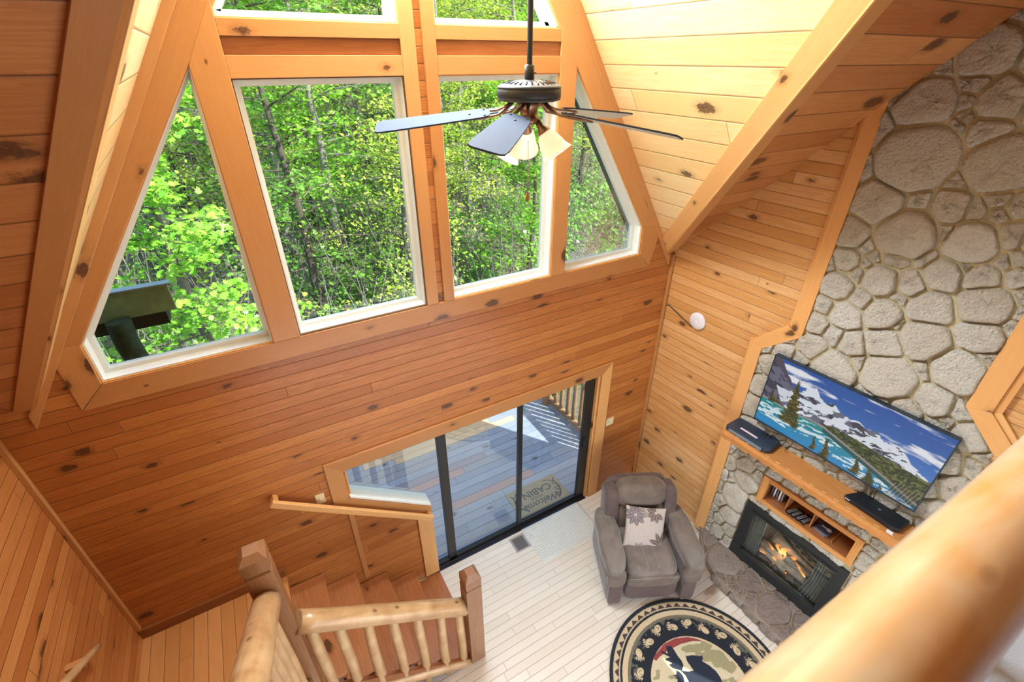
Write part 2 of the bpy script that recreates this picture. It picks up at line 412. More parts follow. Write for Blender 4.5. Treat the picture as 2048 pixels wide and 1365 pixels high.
# mullions
board2([(-.035, 3.42), (.14, 3.42), (.14, 5.40), (.03, 5.22), (-.035, 5.105)], -.024, 0, udir=(0, 1))
board2([(1.112, 3.42), (1.208, 3.42), (1.208, 6.95), (1.112, 6.8)], -.024, 0, udir=(0, 1))
board2([(1.258, 3.42), (1.345, 3.42), (1.345, 6.8), (1.258, 6.95)], -.024, 0, udir=(0, 1))
board2([(2.31, 3.42), (2.462, 3.42), (2.462, 5.08), (2.31, 5.33)], -.024, 0, udir=(0, 1))
# cross beam boards
for x0, x1 in ((.14, 1.112), (1.345, 2.31)):
    board2([(x0, 5.236), (x1, 5.236), (x1, 5.315), (x0, 5.315)])
    board2([(x0, 5.04), (x1, 5.04), (x1, 5.150), (x0, 5.150)])
    board2([(x0, 5.150), (x1, 5.150), (x1, 5.236), (x0, 5.236)], -.006, 0, DRK)
# windows: white liner, frame and pane set back in the wall
def window(i, poly):
    root = empty('window_%d' % (i+1), (poly[0][0], .05, poly[0][1]), kind='structure')
    c = Vector((poly[0][0], .05, poly[0][1]))
    cx = sum(p[0] for p in poly)/len(poly); cz = sum(p[1] for p in poly)/len(poly)
    n = len(poly)
    def inset(d):
        out = []
        for k in range(n):
            p0, p1, p2 = Vector(poly[k-1]), Vector(poly[k]), Vector(poly[(k+1) % n])
            e1, e2 = (p1-p0).normalized(), (p2-p1).normalized(); n1, n2 = Vector((-e1.y, e1.x)), Vector((-e2.y, e2.x))
            if n1.dot(Vector((cx, cz))-p1) < 0: n1 = -n1
            if n2.dot(Vector((cx, cz))-p1) < 0: n2 = -n2
            m = (n1+n2); out.append(p1+m*(d/max(.35, 1+n1.dot(n2))))
        return out
    def ring(name, d0, d1, y0, y1, mat):
        A, B = inset(d0), inset(d1); mb = MB()
        for k in range(n):
            j = (k+1) % n
            mb.prism([Vector((q[0], y0, q[1]))-c for q in (A[k], A[j], B[j], B[k])], (0, y1-y0, 0))
        return mb.build(name, mat, root)
    ring('jamb', -.001, .014, .002, .14, WHT)
    ring('stop', .0, .006, -.012, .01, TRL)
    ring('sash', .014, .042, .085, .135, WHT)
    MB().prism([Vector((q[0], .11, q[1]))-c for q in inset(.035)], (0, .004, 0)).build('pane', GLS, root)
for i, p in enumerate(WIN): window(i, p)
# sliding door
root = empty('door_1', (.2, .06, 0), kind='structure'); O = Vector((.2, .06, 0))
def fr(name, lo, hi, mat=BLK): return MB().box(Vector(lo)-O, Vector(hi)-O).build(name, mat, root, bevel=.002)
fr('frame', (2.985, .035, -.02), (3.05, .115, 2.035)); fr('frame', (.2, .035, 2.0), (3.05, .115, 2.035)); fr('frame', (.9, .02, -.03), (3.05, .12, .012))
fr('threshold', (.9, -.02, -.02), (3.06, .03, .006), plain('bronze', (.03, .03, .04), .3, .6))
fr('stile', (1.085, .04, 0), (1.175, .10, 2.02)); fr('stile', (2.012, .03, 0), (2.066, .07, 2.02)); fr('stile', (2.93, .035, 0), (2.99, .075, 2.02))
fr('rail', (1.15, .04, .005), (3.0, .08, .06)); fr('rail', (.9, .04, .005), (1.15, .08, .05))
h = fr('handle', (2.945, .0, .95), (2.965, .035, 1.12), BLK)
MB().prism([Vector(p)-O for p in ((.22, .07, 1.70), (.93, .07, 1.17), (.93, .07, .02), (1.10, .07, .02), (1.10, .07, 2.01), (.22, .07, 2.01))], (0, .004, 0)).build('pane', GLS, root)
for a, b in ((1.16, 2.03), (2.05, 2.95)): MB().box(Vector((a, .058, .05))-O, Vector((b, .062, 2.01))-O).build('pane', GLS, root)
# jambs and casing of the door
MBj = lambda lo, hi, m, ud: (lambda o: o.__setitem__('kind', 'structure'))(MB().box(lo, hi).build('trim_%d' % (40+random.randint(0, 10**6) % 1), m, udir=ud))
def tbox(lo, hi, m=TRL, ud=(0, 0, 1), bev=.003):
    nt[0] += 1; o = MB().box(lo, hi).build('trim_%d' % nt[0], m, udir=ud, bevel=bev); o['kind'] = 'structure'; return o
tbox((3.055, -.002, 0), (3.085, .12, 2.035)); tbox((.195, 0, 1.71), (.212, .12, 2.03)); tbox((.2, .0, 2.028), (3.06, .12, 2.045), TRL, (1, 0, 0))
board2([(.185, 2.03), (3.095, 2.03), (3.236, 2.165), (.045, 2.165)])
board2([(3.095, 0), (3.236, 0), (3.236, 2.165), (3.095, 2.03)], udir=(0, 1), mat=TRL)
board2([(.045, 2.165), (.185, 2.03), (.185, 1.69), (.045, 1.665)], udir=(0, 1))
def slant(x, z0): return z0-.748*(x-.19)
board2([(.045, 1.665), (.185, 1.69), (.925, 1.140), (.925, .985), (.20, 1.53)], udir=(1, -.75))
board2([(.765, 0.03), (.925, 0.03), (.925, .985), (.765, 1.105)], udir=(0, 1), mat=TRL, y0=-.026)
board2([(.14, .50), (.185, .50), (.185, 1.54), (.14, 1.575)], udir=(0, 1))
# white painted slanted sill
nt[0] += 1
o = MB().prism([(.19, -.03, 1.70), (.925, -.03, 1.150), (.925, -.03, 1.180), (.19, -.03, 1.73)], (0, .16, 0)).build('trim_%d' % nt[0], WHT, bevel=.003); o['kind'] = 'structure'
# corner battens
tbox((3.895, -.03, 0), (3.925, 0, 3.33), TR)
tbox((XL, -.035, 1.17), (XL+.03, -.0, 3.3), TR)
tbox((XL, -.026, 1.05), (-.5, 0, 1.155), DRK, (1, 0, 0))
# trims on the right wall
def rboard(poly, o1=.045, o0=0., mat=TRL, ud=None):
    nt[0] += 1
    mb = MB().prism([RW(s, z, o0) for s, z in poly], RN*(o1-o0))
    u = Vector((0, 0, 1)) if ud is None else (RD*ud[0]+Vector((0, 0, ud[1])))
    o = mb.build('trim_%d' % nt[0], mat, udir=u, bevel=.003); o['kind'] = 'structure'
rboard([(1.385, 3.06), (1.495, 3.02), (1.495, zt(1.495)), (1.385, zt(1.385))])
rboard([(1.36, 3.09), (1.385, 3.06), (1.385, zt(1.385)), (1.36, zt(1.36))], .025)
rboard([(1.085, 2.80), (1.205, 2.755), (1.495, 3.02), (1.385, 3.06), (1.36, 3.09)], ud=(1, 1))
rboard([(1.085, .05), (1.205, .05), (1.205, 2.755), (1.085, 2.80)], .06)
rboard([(1.06, .05), (1.085, .05), (1.085, 2.80), (1.06, 2.81)], .03)
rboard([(2.655, 3.03), (2.79, 3.06), (2.79, zt(2.79)), (2.655, zt(2.655))])
rboard([(2.79, 3.06), (2.835, 3.075), (2.835, zt(2.835)), (2.79, zt(2.79))], .03)
rboard([(2.655, 3.03), (2.92, 2.765), (3.06, 2.80), (2.79, 3.06)], ud=(1, -1))
rboard([(2.79, 3.06), (3.06, 2.80), (3.095, 2.815), (2.835, 3.075)], .03, ud=(1, -1))
rboard([(2.92, .05), (3.05, .05), (3.05, 2.80), (2.92, 2.765)])
rboard([(0, 3.37), (1.40, 3.37+1.015*1.4), (1.40, 3.43+1.015*1.4), (0, 3.44)], .035, ud=(1, 1.015), mat=TR)
# ------------------------------------------------------------------ logs, stairs
def log(name, p0, p1, r0, r1=None, mat=None, parent=None, n=20, segs=14, wob=.06, org=None, bend=.0):
    """peeled pole with its long axis along its own Z"""
    r1 = r1 or r0; p0, p1 = Vector(p0), Vector(p1)
    if org is not None: p0 = p0-Vector(org); p1 = p1-Vector(org)
    L = (p1-p0).length; rs = []; ph = random.random()*20
    for i in range(segs+3):
        t = min(1, max(0, (i-1)/segs)); r = r0+(r1-r0)*t
        if i == 0 or i == segs+2: r *= .96
        z = t*L; ring = []
        for k in range(n):
            a = 2*math.pi*k/n
            q = r*(1+wob*(math.sin(a*2+ph+t*5)*.5+math.sin(a*3+t*9+ph)*.35+math.sin(t*17+ph+a)*.4))
            ring.append((q*math.cos(a)+bend*math.sin(t*6+ph), q*math.sin(a)+bend*math.cos(t*5+ph), z))
        rs.append(ring)
    o = MB().rings(rs).build(name, mat or LOG, parent, smooth=True)
    o.rotation_mode = 'QUATERNION'; o.rotation_quaternion = (p1-p0).to_track_quat('Z', 'Y'); o.location = p0
    return o
def newel(name, x, y, z0, z1, w, mat, label, rot=0):
    h = w/2; zt_ = z1-z0
    def sq(s, z): return [(-s, -s, z), (s, -s, z), (s, s, z), (-s, s, z)]
    prof = [(h, 0), (h, zt_-.175), (h-.012, zt_-.163), (h-.012, zt_-.155), (h, zt_-.143), (h, zt_-.045), (h*.52, zt_)]
    o = MB().rings([sq(s, z) for s, z in prof]).build(name, mat, udir=(0, 0, 1), bevel=.002)
    o.location = (x, y, z0); o.rotation_euler = (0, 0, rot)
    return tag(o, label, 'post')
PST = pine('newel_wood', (.37, .20, .10), (.25, .115, .05), None, knots=.4, grain=1.3, rough=.35, coat=.3)
YS = -1.02
newel('newel_post', -.475, -1.0, .01, 2.63, .155, PST, 'tall square newel post with pyramid cap at the stair landing corner')
newel('newel_post', .90, YS, .005, 1.37, .145, PST, 'short square newel post with pyramid cap at the foot of the stairs')
zstair = lambda x: 1.79-(x+.39)*.727
# balustrade of the lower flight
bal = empty('stair_railing', (-.39, YS, zstair(-.39)), 'peeled log railing sloping down from the tall newel post to the short one', 'railing')
O = Vector(bal.location)
log('handrail', (-.395, YS, zstair(-.395)), (.825, YS, zstair(.825)), .078, .076, parent=bal, org=O, wob=.03)
log('bottom_rail', (-.39, YS-.02, .69), (.825, YS-.02, -.14+.13), .05, .05, parent=bal, org=O, wob=.04)
for x in (-.335, -.165, .02, .21, .40, .59, .765):
    log('baluster', (x, YS, zstair(x)-.05), (x+.0, YS, max(.02, .75-(x+.39)*.727-.11)), .041, .045, parent=bal, org=O, n=12, segs=8, bend=.004)
# treads and risers
stair = empty('staircase', (0, -.5, 0), 'lower flight of stained pine stairs along the log wall', 'stairs', kind='thing')
O = Vector(stair.location)
nose = [(-.50, 1.05), (-.214, .847), (.067, .64), (.357, .432), (.649, .225)]
for i in range(1, 5):
    xn, z = nose[i]; xb = nose[i-1][0]-.025
    MB().box((xb, YS+.02, z-.035), (xn, -.004, z)).build('tread', TRD, stair, udir=(0, 1, 0), bevel=.006, loc=-O)
for i in range(0, 5):
    xn, z = nose[i]; zn = nose[i+1][1] if i < 4 else .0
    MB().box((xn-.045, YS+.02, zn), (xn-.025, -.004, z-(.035 if i else .03))).build('riser', TRD, stair, udir=(0, 1, 0), loc=-O)
MB().box((.62, YS+.02, 0), (.925, -.03, .018)).build('tread', TRD, stair, udir=(0, 1, 0), bevel=.004, loc=-O)
MB().prism([(-.5, YS-.04, .98), (-.5, YS-.04, .60), (.70, YS-.04, -.0), (.85, YS-.04, .0), (.85, YS-.04, .03)], (0, .035, 0)).build('stringer', DRK, stair, udir=(1, 0, -.73), loc=-O)
o = MB().prism([(XL, 0, 1.05), (-.50, 0, 1.05), (-.50, -1.10, 1.05), (XL, -1.10, 1.05)], (0, 0, -.06)).build('floor_landing', LND, udir=(0, 1, 0), off=(.3, .04)); o['kind'] = 'structure'
up = empty('staircase', (-1.05, -1.1, 1.05), 'upper flight of stairs climbing from the landing towards the loft', 'stairs'); O = Vector(up.location)
for i in range(9):
    y = -1.10-.27*i; z = 1.05+.207*(i+1)
    MB().box((XL+.01, y-.29, z-.035), (-.56, y+.02, z)).build('tread', TRD, up, udir=(1, 0, 0), bevel=.005, loc=-O)
    MB().box((XL+.01, y-.02, z-.207), (-.56, y, z-.035)).build('riser', TRD, up, udir=(1, 0, 0), loc=-O)
up2 = empty('stair_railing', (-.49, -1.08, 2.2), 'thick pale log railing climbing steeply from the tall newel post', 'railing'); O = Vector(up2.location)
def zup(t): return 2.215+.76*t
log('handrail', (-.49, -1.075, zup(0)), (-.485, -1.075-1.75, zup(1.75)), .082, .082, parent=up2, org=O, wob=.025)
for k in range(9):
    y = -1.20-.155*k
    t = -(y+1.075)
    log('baluster', (-.485, y, zup(t)-.05), (-.485, y, max(1.0, 1.05+.73*t)), .036, .042, parent=up2, org=O, n=12, segs=8, bend=.004)
log('bottom_rail', (-.485, -1.08, 1.14), (-.485, -2.8, 2.42), .045, parent=up2, org=O)
# wooden handrails on the walls
hr = empty('wall_handrail', (-.42, -.08, 2.0), 'square pine handrail sloping down the gable wall below the switch', 'handrail'); O = Vector(hr.location)
a, b = Vector((-.40, -.085, 2.03)), Vector((.905, -.085, 1.035)); t = (b-a).normalized(); nn = Vector((0, 1, 0)).cross(t).normalized()
MB().obox((a+b)/2-O, (b-a)/2, (0, .018, 0), nn*.03).build('rail', TRL, hr, udir=t, bevel=.005)
for p in (a+t*.03, b-t*.03): MB().obox(p+Vector((0, .04, 0))-O, t*.022, (0, .045, 0), nn*.028).build('bracket', TR, hr, udir=(0, 1, 0), bevel=.003)
hr2 = empty('wall_handrail', (-1.5, -.6, 1.85), 'tapered peeled branch handrail end on the stair side wall', 'handrail'); O = Vector(hr2.location)
o = log('rail', (-1.515, -.60, 1.89), (-1.515, -1.9, 2.86), .018, .042, parent=hr2, org=O, wob=.03)
MB().box(Vector((-1.6, -.80, 1.98))-O, Vector((-1.515, -.76, 2.04))-O).build('bracket', TR, hr2, udir=(1, 0, 0))
# loft railing just below the camera
lr = empty('loft_railing', (1.5, -3.28, 4.56), 'thick varnished log handrail of the loft, blurred close to the camera', 'railing'); O = Vector(lr.location)
LOGN = log_mat('varnished_log', (.56, .47, .32), (.50, .22, .04), .9, .22, .6)
log('handrail', (.02, -3.278, 4.56), (4.1, -3.278, 4.56), .066, .065, LOGN, lr, n=40, segs=60, wob=.012, org=O)
for k in range(9): log('baluster', (.25+.45*k, -3.255, 4.52), (.25+.45*k, -3.255, 3.62), .03, .035, LOGN, lr, n=12, segs=6, org=O)
log('bottom_rail', (.02, -3.255, 3.62), (4.1, -3.255, 3.62), .04, .04, LOGN, lr, n=12, org=O)

# ------------------------------------------------------------------ stone fireplace
STN = [(1.94,5.34,.068),(1.9,5.18,.152),(1.71,4.87,.158),(1.91,5.02,.067),(2.07,4.92,.121),(1.91,4.76,.036),(2.07,4.76,.093),(1.77,4.56,.236),(2.2,4.58,.169),(1.67,4.26,.153),(1.88,4.3,.071),(2.06,4.3,.105),(2.19,4.31,.054),(2.27,4.39,.052),(2.37,4.37,.05),(1.58,5.08,.056),(1.54,4.97,.039),(1.58,3.97,.096),(1.9,4.06,.181),(2.26,4.1,.14),(2.41,4.19,.069),(1.61,3.78,.093),(1.77,3.86,.029),(1.9,3.91,.088),(2.07,3.93,.042),(2.19,3.86,.112),(2.28,3.95,.039),(2.44,4.03,.036),(2.39,3.9,.094),(2.54,3.95,.062),(1.7,3.7,.049),(1.61,3.56,.11),(1.87,3.7,.123),(2.05,3.74,.093),(1.8,3.51,.074),(1.58,3.37,.054),(1.97,3.46,.125),(2.22,3.61,.128),(2.47,3.74,.143),(1.74,3.35,.111),(1.57,3.19,.07),(1.73,3.15,.068),(1.86,3.14,.099),(2.07,3.24,.127),(2.26,3.38,.155),(2.53,3.54,.118),(1.61,2.97,.116),(1.39,2.81,.095),(1.54,2.8,.061),(1.81,2.86,.169),(2.18,3.0,.185),(2.52,3.25,.158),(2.35,3.16,.034),(2.49,2.96,.125),(2.38,2.8,.11),(2.65,2.97,.076),(2.78,2.82,.118),(2.08,3.41,.041),(1.95,3.0,.04),(1.42,1.38,.096),(1.47,1.18,.13),(1.55,1.34,.05),(1.42,.9,.16),(1.43,.58,.118),(1.33,.43,.071),(1.48,.38,.09),(1.36,.22,.09),(1.5,.21,.061),(1.64,1.04,.06),(1.98,1.05,.16),(2.35,1.05,.15),(2.64,1.2,.10),(1.7,1.47,.06),(1.88,1.46,.08),(2.1,1.45,.08),(2.3,1.46,.08),(2.5,1.46,.07),(1.79,1.84,.075),(1.98,1.82,.115),(2.29,1.94,.104),(2.55,1.95,.085),(2.71,1.86,.071),
 (1.32,2.62,.10),(1.3,2.38,.11),(1.3,2.12,.12),(1.36,1.86,.11),(1.3,1.62,.1),(1.56,2.1,.13),(1.58,1.8,.09),(1.55,2.5,.16),(1.95,2.2,.16),(2.3,2.3,.17),(2.0,2.58,.14),(2.65,2.25,.14),(2.7,2.55,.12),(2.85,2.35,.1),(2.82,2.08,.1),(2.78,1.6,.12),(2.72,.9,.12),(2.75,.6,.14),(2.78,.3,.12),(2.9,1.2,.1),(1.55,1.62,.07),
 (2.5,4.42,.10),(2.55,4.2,.09),(2.45,4.7,.13),(2.3,4.9,.12),(2.55,5.0,.12),(2.2,5.15,.13),(2.45,5.3,.14),(2.1,5.5,.12),(1.65,5.2,.07),(1.75,5.35,.07),(2.35,5.6,.13),(2.6,5.65,.1),(2.6,3.4,.04),(2.6,4.6,.05)]
rsn = random.Random(3)
def clip(poly, a, b, c):   # keep a*x+b*y<=c
    out = []
    for i in range(len(poly)):
        p, q = poly[i-1], poly[i]; dp = a*p[0]+b*p[1]-c; dq = a*q[0]+b*q[1]-c
        if (dp <= 0) != (dq <= 0):
            t = dp/(dp-dq); out.append((p[0]+(q[0]-p[0])*t, p[1]+(q[1]-p[1])*t))
        if dq <= 0: out.append(q)
    return out
def cells(seeds, bound, extra):
    res = []
    for i, (x, y, r) in enumerate(seeds):
        P = list(bound(x, y))
        for j, (u, v, w) in enumerate(seeds):
            if i == j or abs(u-x)+abs(v-y) > 1.2: continue
            P = clip(P, 2*(u-x), 2*(v-y), u*u+v*v-x*x-y*y+(r*r-w*w))
            if len(P) < 3: break
        if len(P) < 3: continue
        for (x0, y0, x1, y1) in extra:     # keep clear of the openings
            ds = [(x0-x, (1, 0, x0)), (x-x1, (-1, 0, -x1)), (y0-y, (0, 1, y0)), (y-y1, (0, -1, -y1))]
            d, h = max(ds, key=lambda q: q[0])
            P = clip(P, *h)
            if len(P) < 3: break
        if len(P) >= 3: res.append((x, y, P))
    return res
def fill(seeds, inside, n, rmin, rmax, box):
    s = list(seeds)
    for _ in range(n):
        x = rsn.uniform(box[0], box[2]); y = rsn.uniform(box[1], box[3])
        if not inside(x, y): continue
        d = min([math.hypot(x-u, y-v)-w for u, v, w in s] or [1])
        if d > rmin*.8: s.append((x, y, min(rmax, max(rmin, d*.9))))
    return s
def stones(mb, cl, to3, nrm, gap=.009, hmax=.045, n=32):
    for x, y, P in cl:
        cx = sum(p[0] for p in P)/len(P); cy = sum(p[1] for p in P)/len(P)
        A = 0
        for i in range(len(P)): A += P[i-1][0]*P[i][1]-P[i][0]*P[i-1][1]
        A = abs(A)/2
        if A < .0012: continue
        Rr = math.sqrt(A/math.pi)
        # radial sampling of the cell, corners softened
        rad = []
        for k in range(n):
            a = 2*math.pi*k/n; dx, dy = math.cos(a), math.sin(a); best = 9
            for i in range(len(P)):
                (x1, y1), (x2, y2) = P[i-1], P[i]; ex, ey = x2-x1, y2-y1; den = dx*ey-dy*ex
                if abs(den) < 1e-9: continue
                t = ((x1-cx)*ey-(y1-cy)*ex)/den; s = ((x1-cx)*dy-(y1-cy)*dx)/den
                if t > 0 and -1e-6 <= s <= 1+1e-6: best = min(best, t)
            rad.append(best)
        rad = [min(rad[k], .12*rad[k-1]+.76*rad[k]+.12*rad[(k+1) % n], Rr*1.9) for k in range(n)]
        g = gap*rsn.uniform(.7, 1.35); H = min(hmax, .018+Rr*.22)*rsn.uniform(.75, 1.1); tx, ty = rsn.uniform(-.12, .12), rsn.uniform(-.12, .12)
        wob = [rsn.uniform(-.035, .035) for _ in range(n)]
        wob = [(wob[k-1]+wob[k]+wob[(k+1) % n])/2 for k in range(n)]
        rings = []
        for f, h in ((1.0, -.015), (.985, .42), (.955, .80), (.86, .96), (.66, 1.0), (.44, 1.03), (.20, 1.0)):
            ring = []
            for k in range(n):
                a = 2*math.pi*k/n; q = max(.008, (rad[k]-g))*f*(1+wob[k]*f)
                px, py = q*math.cos(a), q*math.sin(a)
                hh = H*h+(tx*px+ty*py)*min(1, h)+ (rsn.uniform(-.006, .006) if h > .5 else 0)
                ring.append(to3(cx+px, cy+py)+nrm*hh)
            rings.append(ring)
        mb.rings(rings, cap=False)
        c = mb.bm.verts.new(to3(cx, cy)+nrm*H*1.0); last = mb.last
        for k in range(n): mb.face([last[k], last[(k+1) % n], c])
def stone_mat(name, ca, cb, cc):
    t = NT(name); M_ = t.math
    tc = t.n('TexCoord').outputs['Object']; g = t.n('NewGeometry')
    a = t.noise(tc, 5, 5, .6, .3); b = t.noise(tc, 38, 6, .72); c = t.noise(tc, 2.2, 2)
    r = g.outputs['Random Per Island']
    col = t.mix(t.mr(M_('ADD', M_('MULTIPLY', r, .7), M_('MULTIPLY', a, .6)), .25, 1.0), ca, cb)
    col = t.mix(t.mr(b, .50, .70, 0, .6), col, cc)
    col = t.mix(t.mr(c, .5, .75, 0, .35), col, (.52, .40, .26))
    vo = t.n('TexVoronoi'); t.t.links.new(tc, vo.inputs['Vector']); t.put(vo.inputs['Scale'], 55)
    t.bump(M_('ADD', M_('MULTIPLY', b, 1.), M_('ADD', M_('MULTIPLY', a, 1.2), M_('MULTIPLY', vo.outputs['Distance'], .35))), 1., .042)
    return t.fin(col, .85)
STM = stone_mat('fieldstone', (.90, .87, .77), (.78, .73, .60), (.56, .51, .40))
STH = stone_mat('hearth_stone', (.50, .43, .37), (.38, .31, .27), (.27, .21, .18))
MRT = plain('mortar', (.46, .41, .26), .95, noise=.25, nscale=60, bump=.6)
MRH = plain('hearth_mortar', (.34, .28, .21), .95, noise=.3, nscale=50, bump=.6)
fp = empty('stone_fireplace', RW(2.05, 0, .02), 'tall fieldstone fireplace and chimney breast on the side wall', 'fireplace', kind='thing'); O = Vector(fp.location)
def bound(x, y):
    if y > 3.02: return [(1.485, 2.8), (2.665, 2.8), (2.665, 5.0+1.06), (1.485, 4.87)] if False else clip([(1.485, 2.8), (2.665, 2.8), (2.665, 6.3), (1.485, 6.3)], -1.02, 1, 3.39)
    P = [(1.195, -.0), (2.93, -.0), (2.93, 3.4), (1.195, 3.4)]
    P = clip(P, -1, 1, 1.56); P = clip(P, 1, 1, 5.70)
    return P
seeds = fill(STN, lambda x, y: (1.5 < x < 2.65 if y > 3 else 1.2 < x < 2.92) and not (1.5 < x < 2.65 and 0 < y < 1.44), 2500, .035, .09, (1.2, .05, 2.92, 5.9))
cl = cells(seeds, bound, [(NI[0]-.05, NI[1]-.05, NI[2]+.05, NI[3]+.045), (1.555, .10, 2.605, .99)])
mb = MB(); stones(mb, cl, lambda s, z: RW(s, z, .012)-O, RN, hmax=.05)
o = mb.build('stone_facing', STM, fp, smooth=True)
panel('mortar_bed', [[(1.2, 0), (2.92, 0), (2.92, 2.77), (2.66, 3.03), (2.66, zt(2.66)-.03), (1.49, zt(1.49)-.03), (1.49, 3.03), (1.2, 2.76)], rect(NI), rect(FB)], lambda s, z: RW(s, z)-O, RN*.018, MRT, RD, parent=fp, kind=None)
# raised hearth
HP = [RW(1.13, 0), Vector((3.86, -1.26, 0)), Vector((3.70, -1.45, 0)), Vector((3.60, -1.70, 0)), Vector((3.585, -3.3, 0)), RW(3.4, 0)]
mb = MB().prism([p-O for p in HP], (0, 0, .10)); mb.build('hearth_slab', MRH, fp)
hs = fill([(3.84, -1.62, .20), (3.86, -1.95, .13), (3.82, -2.27, .17), (3.72, -2.72, .2), (3.95, -2.55, .14), (3.9, -1.32, .12), (3.66, -2.05, .06)], lambda x, y: x > 3.6, 900, .04, .16, (3.62, -3.2, 4.15, -1.25))
def hb(x, y):
    P = [(3.60, -3.25), (4.24, -3.25), (4.08, -1.10), (3.95, -1.20)]
    P = [(3.595, -3.25), (4.20, -3.25), (4.03, -1.13), (3.95, -1.15), (3.86, -1.27), (3.70, -1.46), (3.605, -1.70)]
    return P
mb = MB(); stones(mb, cells(hs, hb, []), lambda x, y: Vector((x, y, .10))-O, Vector((0, 0, 1)), gap=.009, hmax=.022)
mb.build('hearth_stones', STH, fp, smooth=True)
mb = MB()  # stones of the hearth's front face
fs = [(.12+.2*k+rsn.uniform(-.04, .04), .055, rsn.uniform(.05, .09)) for k in range(9)]
stones(mb, cells(fs, lambda x, y: [(0, .003), (1.75, .003), (1.75, .108), (0, .108)], []), lambda a, b: Vector((3.598, -1.65-a, b))-O, Vector((-1, 0, 0)), gap=.006, hmax=.028, n=18)
mb.build('hearth_stones', STH, fp, smooth=True)
# fire insert
gi = empty('fireplace_insert', RW(2.08, .12, .03), 'black framed gas fireplace insert with mesh curtains and burning logs', 'fireplace'); O = Vector(gi.location)
DK = plain('firebox_black', (.018, .022, .024), .55, noise=.3, bump=.15)
def wbox(name, s0, z0, s1, z1, o0, o1, mat, par, bev=.003, ud=None):
    mb = MB().prism([RW(s0, z0, o0)-O, RW(s1, z0, o0)-O, RW(s1, z1, o0)-O, RW(s0, z1, o0)-O], RN*(o1-o0))
    return mb.build(name, mat, par, udir=ud or RD, bevel=bev)
for (a, b, c, d, nm) in ((1.56, .09, 1.66, .985, 'frame_side'), (2.50, .09, 2.60, .985, 'frame_side'), (1.66, .87, 2.50, .985, 'frame_top'), (1.66, .09, 2.50, .245, 'frame_bottom')):
    wbox(nm, a, b, c, d, 0, .045, DK, gi)
wbox('vent_slot', 1.64, .895, 2.52, .915, .045, .052, BLG, gi)
brick = NT('fire_brick'); bt = brick.n('TexBrick'); brick.t.links.new(brick.n('UVMap').outputs[0], bt.inputs['Vector'])
for k, v in (('Color1', (.46, .44, .36, 1)), ('Color2', (.38, .36, .30, 1)), ('Mortar', (.16, .15, .12, 1)), ('Scale', 4.6), ('Mortar Size', .012)): bt.inputs[k].default_value = v
BRK = brick.fin(bt.outputs[0], .9)
bx = MB()
q = lambda s, z, o: RW(s, z, o)-O
for vs in ([q(1.60, .12, 0), q(2.56, .12, 0), q(2.42, .12, -.38), q(1.74, .12, -.38)], [q(1.60, .955, 0), q(2.56, .955, 0), q(2.42, .86, -.38), q(1.74, .86, -.38)],
           [q(1.74, .12, -.38), q(2.42, .12, -.38), q(2.42, .86, -.38), q(1.74, .86, -.38)], [q(1.60, .12, 0), q(1.74, .12, -.38), q(1.74, .86, -.38), q(1.60, .955, 0)], [q(2.56, .12, 0), q(2.42, .12, -.38), q(2.42, .86, -.38), q(2.56, .955, 0)]):
    bx.face(bx.pts(vs))
bx.build('firebox_lining', BRK, gi, udir=RD)
def curtain(s0, s1, sd):
    rs = []
    for i in range(15):
        z = .25+i*.045; w = (s1-s0)*(1 if i > 6 else 1+.25*(6-i)/6*(1 if sd > 0 else .4))
        rs.append([q((s0 if sd < 0 else s1-w)+w*k/32, z, -.035+.016*math.sin(k*1.25+i*.12)) for k in range(33)])
    MB().rings(rs, cap=False, closed=False).build('mesh_curtain', CUR, gi, smooth=True)
CUR = plain('steel_mesh', (.20, .24, .25), .45, .3, noise=.4, nscale=300)
curtain(1.66, 1.80, -1); curtain(2.34, 2.50, 1)
wbox('glass', 1.66, .245, 2.50, .87, -.012, -.008, GLS, gi, 0)
ASH = plain('ash_bed', (.16, .16, .17), .95, noise=.6, nscale=60, bump=1.)
mb = MB(); rs = [[q(1.72+.64*k/20, .26+.03*math.sin(j*1.3+k*2.1)*math.cos(k*.9), -.05-.035*j) for k in range(21)] for j in range(9)]
mb.rings(rs, cap=False, closed=False).build('ember_bed', ASH, gi, smooth=True)
BARK = log_mat('fire_log', (.52, .48, .43), (.20, .16, .13), 2., .9, 0)
for (a, b, r) in (((1.76, .36, -.16), (2.34, .33, -.10), .048), ((1.84, .45, -.26), (2.36, .40, -.27), .058), ((1.80, .34, -.09), (2.12, .31, -.07), .028), ((2.05, .43, -.12), (2.30, .36, -.20), .035)):
    log('fire_log', q(*a), q(*b), r, r*.85, BARK, gi, n=14, segs=10, wob=.14)
fl = NT('flame'); fl.b.inputs['Emission Strength'].default_value = 2.2; g = fl.n('TexCoord'); sg = fl.n('SeparateXYZ'); fl.t.links.new(g.outputs['Generated'], sg.inputs[0])
fl.t.links.new(fl.ramp(sg.outputs[2], (0, (1, .75, .35)), (.5, (1, .38, .06)), (1, (.8, .12, .01))), fl.b.inputs['Emission Color']); fl.put(fl.b.inputs['Alpha'], fl.mr(sg.outputs[2], .2, 1., .85, .15)); FLM = fl.fin((.1, .02, 0), 1)
